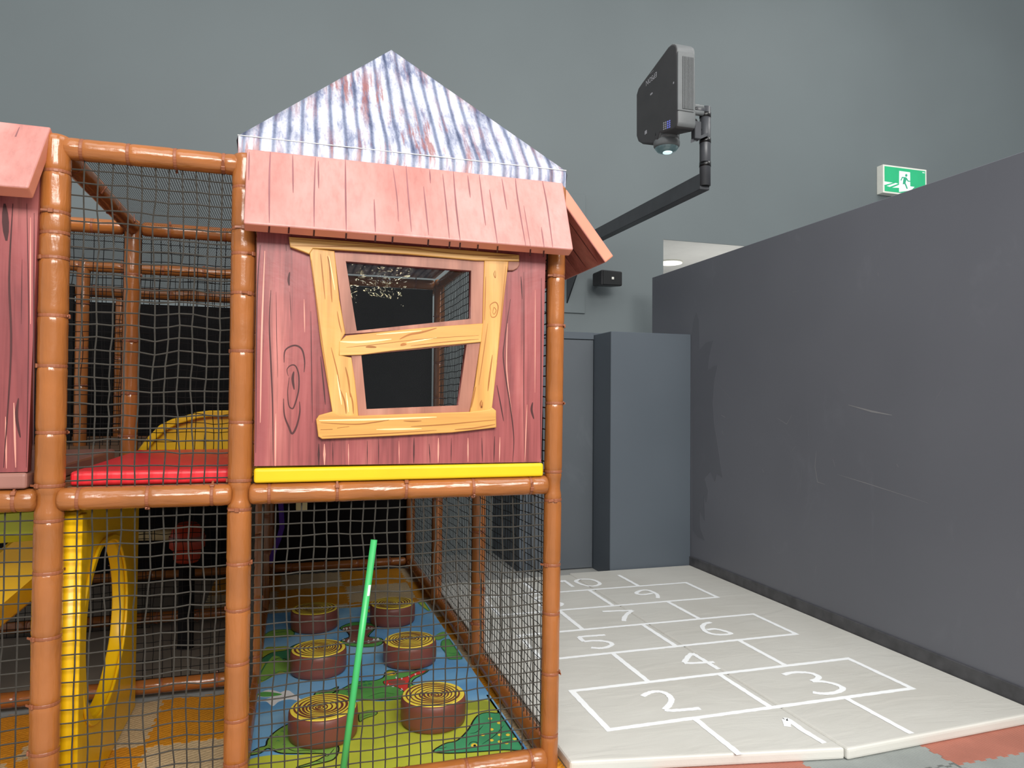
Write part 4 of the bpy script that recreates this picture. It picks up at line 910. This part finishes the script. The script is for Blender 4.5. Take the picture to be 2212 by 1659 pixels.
# cream roller left of it
cr_ = PY(330, 1152, 5.06); e = empty('foam_roller', (cr_.x, 5.06, cr_.z), 'dim cream and brown foam roller deep inside the frame', 'roller')
bm = bmesh.new(); tube(bm, [(cr_.x-.32, 5.06, cr_.z), (cr_.x+.3, 5.06, cr_.z-.02)], .035, 14); mesh('roller_body', bm, M['cream'], e, True)
for s_ in (-.2, .12):
    bm = bmesh.new(); tube(bm, [(cr_.x+s_, 5.06, cr_.z-.003), (cr_.x+s_+.09, 5.06, cr_.z-.006)], .037, 14); mesh('brown_band', bm, M['stump'], e, True)
# purple band and cream block at the back of the stump cage
vs, fs = [], []
for k, (x, y) in enumerate([(606, 1080), (608, 1110), (609, 1140), (602, 1165), (592, 1190), (582, 1218)]):
    p = PY(x, y, 6.2)
    for s_, d in ((-.02, 0), (.02, 0), (.02, .01), (-.02, .01)): vs.append((p.x+s_, 6.2+d, p.z))
for k in range(5):
    for a in range(4): fs.append((k*4+a, k*4+(a+1) % 4, k*4+4+(a+1) % 4, k*4+4+a))
fs += [(0, 1, 2, 3), (23, 22, 21, 20)]
tag(pyd('hanging_band', vs, fs, M['purple']), 'dim purple band hanging at the back of the stump cage', 'band')
c0, c1 = PY(639, 1105, 4.3), PY(664, 1080, 4.3)
tag(box('foam_block', (c0.x, 4.3, c0.z), (c1.x, 4.42, 1.124), M['cream'], bev=.004, seg=1), 'small cream block under the deck at the top of the stump cage', 'block')

# ================================================================== WALL FITTINGS
# speaker
s0, s1 = PY(1291, 581, 6.72), PY(1348, 618, 6.72)
e = empty('wall_speaker', (s0.x+.15, 6.9, s0.z), 'small black loudspeaker on the back wall beside the playhouse awning', 'speaker')
xl, xr, zt, zb_ = PY(1300, 590, 6.62).x, PY(1349, 600, 6.62).x, PY(1325, 583, 6.62).z, PY(1325, 618, 6.62).z
hexa('cabinet', [(xl, 6.62, zb_), (xr, 6.66, zb_+.01), (xr-.03, 6.86, zb_+.03), (xl-.02, 6.82, zb_+.02), (xl, 6.62, zt), (xr, 6.66, zt), (xr-.03, 6.86, zt-.01), (xl-.02, 6.82, zt-.01)], M['blackplastic'], e, .022, 3)
hexa('grille', [(xl+.012, 6.612, zb_+.012), (xr-.012, 6.652, zb_+.022), (xr-.012, 6.668, zb_+.022), (xl+.012, 6.628, zb_+.012), (xl+.012, 6.612, zt-.012), (xr-.012, 6.652, zt-.012), (xr-.012, 6.668, zt-.012), (xl+.012, 6.628, zt-.012)], plain('black_grille', (38, 39, 40), .7, .3, .15, 300), e, .004, 2)
bm = bmesh.new(); tube(bm, [((xl+xr)/2-.03, 6.84, (zt+zb_)/2), ((xl+xr)/2-.03, YW, (zt+zb_)/2)], .03, 12); mesh('wall_bracket', bm, M['blackplastic'], e, True)
lg = ((xl+xr)/2, 6.629, (zt+zb_)/2)
box('badge', (lg[0]-.012, 6.626, lg[2]-.012), (lg[0]+.012, 6.632, lg[2]+.012), M['white'], e)
# mounting board on the wall
mb = PY(1264, 677, YW-.02)
tag(box('mounting_board', (mb.x-.9, YW-.02, mb.z), (mb.x, YW, mb.z+1.25), M['wall'], bev=.002, seg=1), 'grey-green board on the back wall behind the projector arm', 'board')
# projector on its arm
YA = 4.2
E_ = PY(1523, 392, YA); Wp = PY(1222, 544, YW-.02)
pj = empty('projector_mount', (Wp.x, YW, Wp.z), 'dark square steel arm and pole carrying the projector', 'arm')
d = (Wp-E_); dn = d.normalized(); sd = dn.cross(V((0, 0, 1))).normalized(); upv = sd.cross(dn)
hw, hh = .036, .055
hexa('beam', [E_+sd*a+upv*b for a, b in ((-hw, -hh), (hw, -hh), (hw, hh), (-hw, hh))]+[Wp+sd*a+upv*b for a, b in ((-hw, -hh), (hw, -hh), (hw, hh), (-hw, hh))], M['armmetal'], pj, .004, 1)
sdx = E_.x
bm = bmesh.new(); ptop = PY(1523, 236, YA)
lathe(bm, [(.0365, E_.z-.03), (.0365, ptop.z+.01)], Matrix.Translation((E_.x, YA, 0)), 28); mesh('pole', bm, M['armmetal'], pj, True)
bm = bmesh.new(); lathe(bm, [(.029, E_.z-.031), (.029, E_.z-.028)], Matrix.Translation((E_.x, YA, 0)), 24); mesh('pole_mouth', bm, M['dark'], pj)
for y in (250, 305, 356):
    zc_ = PY(1523, y, YA).z; bm = bmesh.new(); lathe(bm, [(.037, -.015), (.0385, -.015), (.0385, .015), (.037, .015)], Matrix.Translation((E_.x, YA, zc_)), 28, cap=False); mesh('strap', bm, M['dark'], pj, True)
g0 = PY(1226, 655, YW-.02); g1_ = PY(1227, 590, YW-.02); g2_ = PY(1245, 598, YW-.3)
plate('gusset', [[(YW-.02, g0.z), (YW-.02, Wp.z), (YW-.55, Wp.z-.03)]], ((g0.x, 0, 0), (0, 1, 0), (0, 0, 1)), .012, M['armmetal'], pj)
# elbow and mount plate
zel = PY(1515, 240, YA).z; bm = bmesh.new(); tube(bm, [(E_.x, YA, zel), (E_.x-.09, YA-.005, zel)], .034, 20); mesh('elbow', bm, M['armmetal'], pj, True)
bm = bmesh.new(); tube(bm, [(E_.x-.075, YA, zel), (E_.x-.095, YA, zel)], .036, 20); mesh('strap', bm, M['dark'], pj, True)
# projector body: long in z, deep in y, thin in x
PXr = E_.x-.10                                     # mount side
NE = PY(1462, 190, YA-.14); XFc = NE.x             # left (large) face
yn_ = YA-.14
yfar = PX(1374, 260, XFc).y
ztop, zbot = PY(1462, 98, yn_).z, PY(1466, 276, yn_).z
pr = empty('projector', (XFc+.08, yn_+.2, zbot), 'large charcoal projector hanging vertically with its lens pointing down', 'projector')
xR = PY(1502, 190, yn_).x
bm = bmesh.new()
def rrect(y0, y1, z0, z1, r, n=6):
    out = []
    for cy_, cz_, a0 in ((y1-r, z0+r, -90), (y1-r, z1-r, 0), (y0+r, z1-r, 90), (y0+r, z0+r, 180)):
        for k in range(n+1): a = math.radians(a0+90*k/n); out.append((cy_+r*math.cos(a), cz_+r*math.sin(a)))
    return out
body = [(lambda p: (p.y, p.z))(PX(x, y, XFc)) for x, y in [(1374, 205), (1378, 191), (1386, 179), (1400, 160), (1443, 101), (1450, 95), (1456, 94), (1460, 97), (1462, 104), (1464, 262), (1462, 272), (1455, 280), (1425, 287), (1418, 312), (1386, 311), (1378, 306), (1374, 294)]]
yn_ = min(p[0] for p in body)-.001
plate('body', [body], ((xR, 0, 0), (0, 1, 0), (0, 0, 1)), xR-XFc, M['projgrey'], pr, .012)
bo = [o for o in pr.children if o.name.startswith('body')][0]; bo.data.materials.append(M['projside'])
for p_ in bo.data.polygons:
    if p_.normal.y < -.6 or p_.normal.z > .8: p_.material_index = 1
# grey vent side facing the hall
zv0, zv1 = PY(1480, 240, yn_).z, PY(1480, 113, yn_).z
xv0, xv1 = PY(1464, 180, yn_).x, PY(1499, 180, yn_).x
vent = box('vent_panel', (xv0, yn_-.004, zv0), (xv1, yn_+.01, zv1), M['projside'], pr, .002, 1)
xs0, xs1 = xv0+(xv1-xv0)*.27, xv0+(xv1-xv0)*.97
box('vent_recess', (xs0, yn_-.0046, zv0+.012), (xs1, yn_+.004, zv1-.03), M['dark'], vent)
ns = 10
for k in range(ns):
    xa_ = xs0+(xs1-xs0)*(k+.15)/ns; box('slat', (xa_, yn_-.010, zv0+.012), (xa_+(xs1-xs0)/ns*.55, yn_-.002, zv1-.03), M['projside'], vent)
plate('top_cap', [[(body[5][0], body[5][1]), (body[4][0], body[4][1]), (body[4][0], body[4][1]+.004), (body[5][0], body[5][1]+.004)]], ((xR-.012, 0, 0), (0, 1, 0), (0, 0, 1)), xR-XFc-.024, M['projside'], pr)
# lettering and small marks on the large face
def text(name, s, size, origin, ex, ey, mat, parent):
    cu = bpy.data.curves.new('tmp', 'FONT'); cu.body = s; cu.size = size; cu.align_x = 'CENTER'; cu.align_y = 'CENTER'; cu.extrude = .0004
    ob = bpy.data.objects.new('tmp', cu); me = bpy.data.meshes.new_from_object(ob); bpy.data.objects.remove(ob); bpy.data.curves.remove(cu)
    ex, ey = V(ex), V(ey); ez = ex.cross(ey); o = V(origin)
    me.transform(Matrix(((ex.x, ey.x, ez.x, o.x), (ex.y, ey.y, ez.y, o.y), (ex.z, ey.z, ez.z, o.z), (0, 0, 0, 1)))); me.name = name; me.materials.clear()
    return link(name, me, mat, parent)
mkm = plain('pale_grey_print', (168, 168, 172), .5, .3, .02)
tp = PX(1407, 170, XFc); text('lettering', 'EPSON', .052, (XFc-.0008, tp.y, tp.z), (0, 1, 0), (0, 0, -1), mkm, pr)
for (x, y), w_, h_ in (((1407, 203), .03, .012), ((1395, 286), .03, .025), ((1455, 179), .012, .012), ((1408, 156), .05, .002)):
    p = PX(x, y, XFc); box('printed_mark', (XFc-.0008, p.y-w_/2, p.z-h_/2), (XFc+.001, p.y+w_/2, p.z+h_/2), mkm, pr)
btn = plain('blue_white_button', (120, 130, 230), .4, .4, .05, emit=.4)
for i in range(4):
    for j in range(4):
        p = PX(1434+i*4.2, 266-i*1.6+j*4.4, XFc); box('button', (XFc-.002, p.y-.006, p.z-.004), (XFc+.001, p.y+.006, p.z+.004), btn if i > 1 else mkm, pr)
# lens
LC = PX(1440, 300, XFc+.085); lcx, lcy = XFc+.085, LC.y
lz0 = zbot
zz = lambda y: PX(1440, y, lcx).z
bm = bmesh.new(); lathe(bm, [(.085, lz0+.02), (.085, zz(291)), (.078, zz(293)), (.074, zz(297)), (.082, zz(302)), (.09, zz(309)), (.088, zz(316)), (.08, zz(320)), (.07, zz(319))], Matrix.Translation((lcx, lcy, 0)), 32); ln_ = mesh('lens_barrel', bm, M['projside'], pr, True)
bm = bmesh.new(); lathe(bm, [(.0805, zz(318)), (.078, zz(322)), (.06, zz(328)), (.03, zz(331)), (.001, zz(332))], Matrix.Translation((lcx, lcy, 0)), 32, cap=False); mesh('lens_glass', bm, M['lens'], ln_, True)
bm = bmesh.new(); lathe(bm, [(.001, zz(332)-.002), (.03, zz(331)-.002), (.034, zz(330))], Matrix.Translation((lcx, lcy-.01, 0)), 20, cap=False); mesh('lens_glow', bm, plain('lit_lens', (214, 246, 250), .2, .5, 0, emit=1.2), ln_, True)
bm = bmesh.new(); lathe(bm, [(.079, zz(296)), (.0855, zz(296)), (.0855, zz(290)), (.079, zz(290))], Matrix.Translation((lcx, lcy, 0)), 32, cap=False); mesh('focus_ring', bm, M['dark'], ln_, True)
# mount stubs, cable box
for y, rr in ((232, .018), (244, .018)):
    zz_ = PY(1510, y, YA-.02).z; bm = bmesh.new(); tube(bm, [(xR-.01, YA-.02, zz_), (E_.x-.03, YA-.02, zz_)], rr, 14); mesh('mount_stub', bm, M['projside'], pr, True)
cb0, cb1 = PY(1496, 302, YA-.05), PY(1510, 266, YA-.05)
box('junction_box', (cb0.x, YA-.08, cb0.z), (cb1.x, YA-.03, cb1.z), M['armmetal'], pj, .004, 1)
hexa('shelf_bracket', [PY(1492, 309, YA-.06), PY(1530, 293, YA-.06), PY(1530, 293, YA+.0), PY(1492, 309, YA+.0), PY(1492, 302, YA-.06), PY(1530, 286, YA-.06), PY(1530, 286, YA+.0), PY(1492, 302, YA+.0)], M['armmetal'], pj)
bm = bmesh.new(); tube(bm, [PY(1498, 262, YA-.05), PY(1503, 258, YA-.06), PY(1510, 268, YA-.07), PY(1515, 280, YA-.05), PY(1508, 290, YA-.03)], .006, 8); mesh('cable', bm, M['dark'], pj, True)
# exit sign
xs_ = PY(1893, 390, YW).x; yfS = PX(1907, 390, xs_).y
ze_ = zm(1860, 330, 180/2212)
e = empty('exit_sign', (xs_+.35, YW, 4.1), 'green and white running-man exit sign above the partition wall', 'sign')
TL, BR_ = PY(*ze_((585, 305)), yfS), PY(*ze_((1745, 800)), yfS); BL_ = PY(*ze_((585, 1055)), yfS); TR_ = PY(*ze_((1740, 460)), yfS)
x0s, x1s, z1s, z0s = TL.x, TR_.x, TL.z, BL_.z
box('housing', (x0s, yfS, z0s), (x1s, YW, z1s), M['white'], e, .006, 2)
b_ = .02
pg = box('sign_face', (x0s+b_, yfS-.003, z0s+b_), (x1s-b_*1.2, yfS+.002, z1s-b_), M['exitgreen'], e)
def sg_(pts): return xz(pts, ze_, yfS-.004)
plate('door_symbol', [sg_([(1015, 480), (1303, 518), (1308, 890), (1420, 905), (1330, 1000), (1010, 1040), (1010, 930), (830, 925), (1010, 850)])], XZ(yfS-.0036), .0008, M['exitwhite'], pg)
plate('floor_symbol', [sg_([(605, 755), (845, 795), (640, 850), (605, 850)])], XZ(yfS-.0036), .0008, M['exitwhite'], pg)
plate('floor_symbol', [sg_([(680, 880), (920, 800), (990, 820), (760, 905)])], XZ(yfS-.0036), .0008, M['exitwhite'], pg)
plate('arrow_symbol', [sg_([(1630, 515), (1690, 525), (1690, 545), (1630, 535)])], XZ(yfS-.0036), .0008, M['exitwhite'], pg)
man = plain('green_figure', (52, 168, 128), .4, .4, .02, emit=.15)
fig = [(1085, 640), (1190, 650), (1215, 670), (1255, 740), (1308, 745), (1305, 770), (1240, 765), (1205, 715), (1180, 800), (1215, 880), (1240, 955), (1205, 955), (1180, 880), (1150, 820), (1140, 835), (1108, 835), (1115, 770), (1130, 670), (1100, 670), (1072, 740), (1048, 730)]
plate('running_figure', [sg_(fig)], XZ(yfS-.0046), .0008, man, pg)
plate('figure_head', [sg_([(1200+30*math.cos(a*.5236), 600+38*math.sin(a*.5236)) for a in range(12)])], XZ(yfS-.0046), .0008, man, pg)
# ------------------------------------------------------------------ rear of the house interior, seen through the window
vs, fs = [], []
me_ = bmesh.new(); ul = me_.loops.layers.uv.new('UVMap')
q = [me_.verts.new(p) for p in ((-.15, Y1+.05, 2.405), (.99, Y1+.05, 2.405), (.99, Y2, 2.405), (-.15, Y2, 2.405))]; f_ = me_.faces.new(q)
for lp, uvv in zip(f_.loops, ((0, 0), (1.14, 0), (1.14, 1.2), (0, 1.2))): lp[ul].uv = uvv
tag(mesh('canopy_sheet', me_, M['tin']), 'tin-print canopy sheet over the inner bay, seen through the crooked window', 'canopy')
tag(box('backing_panel', (-.14, Y2+.06, 1.2), (.985, Y2+.09, 2.33), M['black']), 'black fabric screen behind the crooked window', 'panel')
# string of small lamps and a ring lamp in the hall behind the viewer (they mirror in the panes)
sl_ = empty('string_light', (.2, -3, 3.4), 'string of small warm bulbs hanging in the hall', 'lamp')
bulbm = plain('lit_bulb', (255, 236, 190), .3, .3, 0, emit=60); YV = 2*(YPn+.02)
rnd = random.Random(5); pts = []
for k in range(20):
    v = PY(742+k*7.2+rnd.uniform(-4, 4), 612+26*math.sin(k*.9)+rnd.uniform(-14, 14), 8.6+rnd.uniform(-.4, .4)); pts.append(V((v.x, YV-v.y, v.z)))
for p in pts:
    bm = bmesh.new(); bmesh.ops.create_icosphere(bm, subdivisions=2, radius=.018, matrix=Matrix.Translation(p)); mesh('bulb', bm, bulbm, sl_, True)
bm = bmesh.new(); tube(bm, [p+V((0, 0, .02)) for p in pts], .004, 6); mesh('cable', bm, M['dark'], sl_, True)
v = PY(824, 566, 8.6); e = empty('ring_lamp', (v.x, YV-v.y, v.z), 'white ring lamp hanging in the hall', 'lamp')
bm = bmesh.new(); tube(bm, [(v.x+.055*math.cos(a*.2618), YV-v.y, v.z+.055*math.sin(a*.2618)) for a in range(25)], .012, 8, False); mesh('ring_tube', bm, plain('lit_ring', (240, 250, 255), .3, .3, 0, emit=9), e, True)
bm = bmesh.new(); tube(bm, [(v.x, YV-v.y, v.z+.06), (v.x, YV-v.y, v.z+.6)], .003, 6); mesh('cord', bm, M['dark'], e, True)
print('objects', len(bpy.data.objects), 'tris', sum(len(o.data.loop_triangles) or sum(len(p.vertices)-2 for p in o.data.polygons) for o in bpy.data.objects if o.type == 'MESH'))
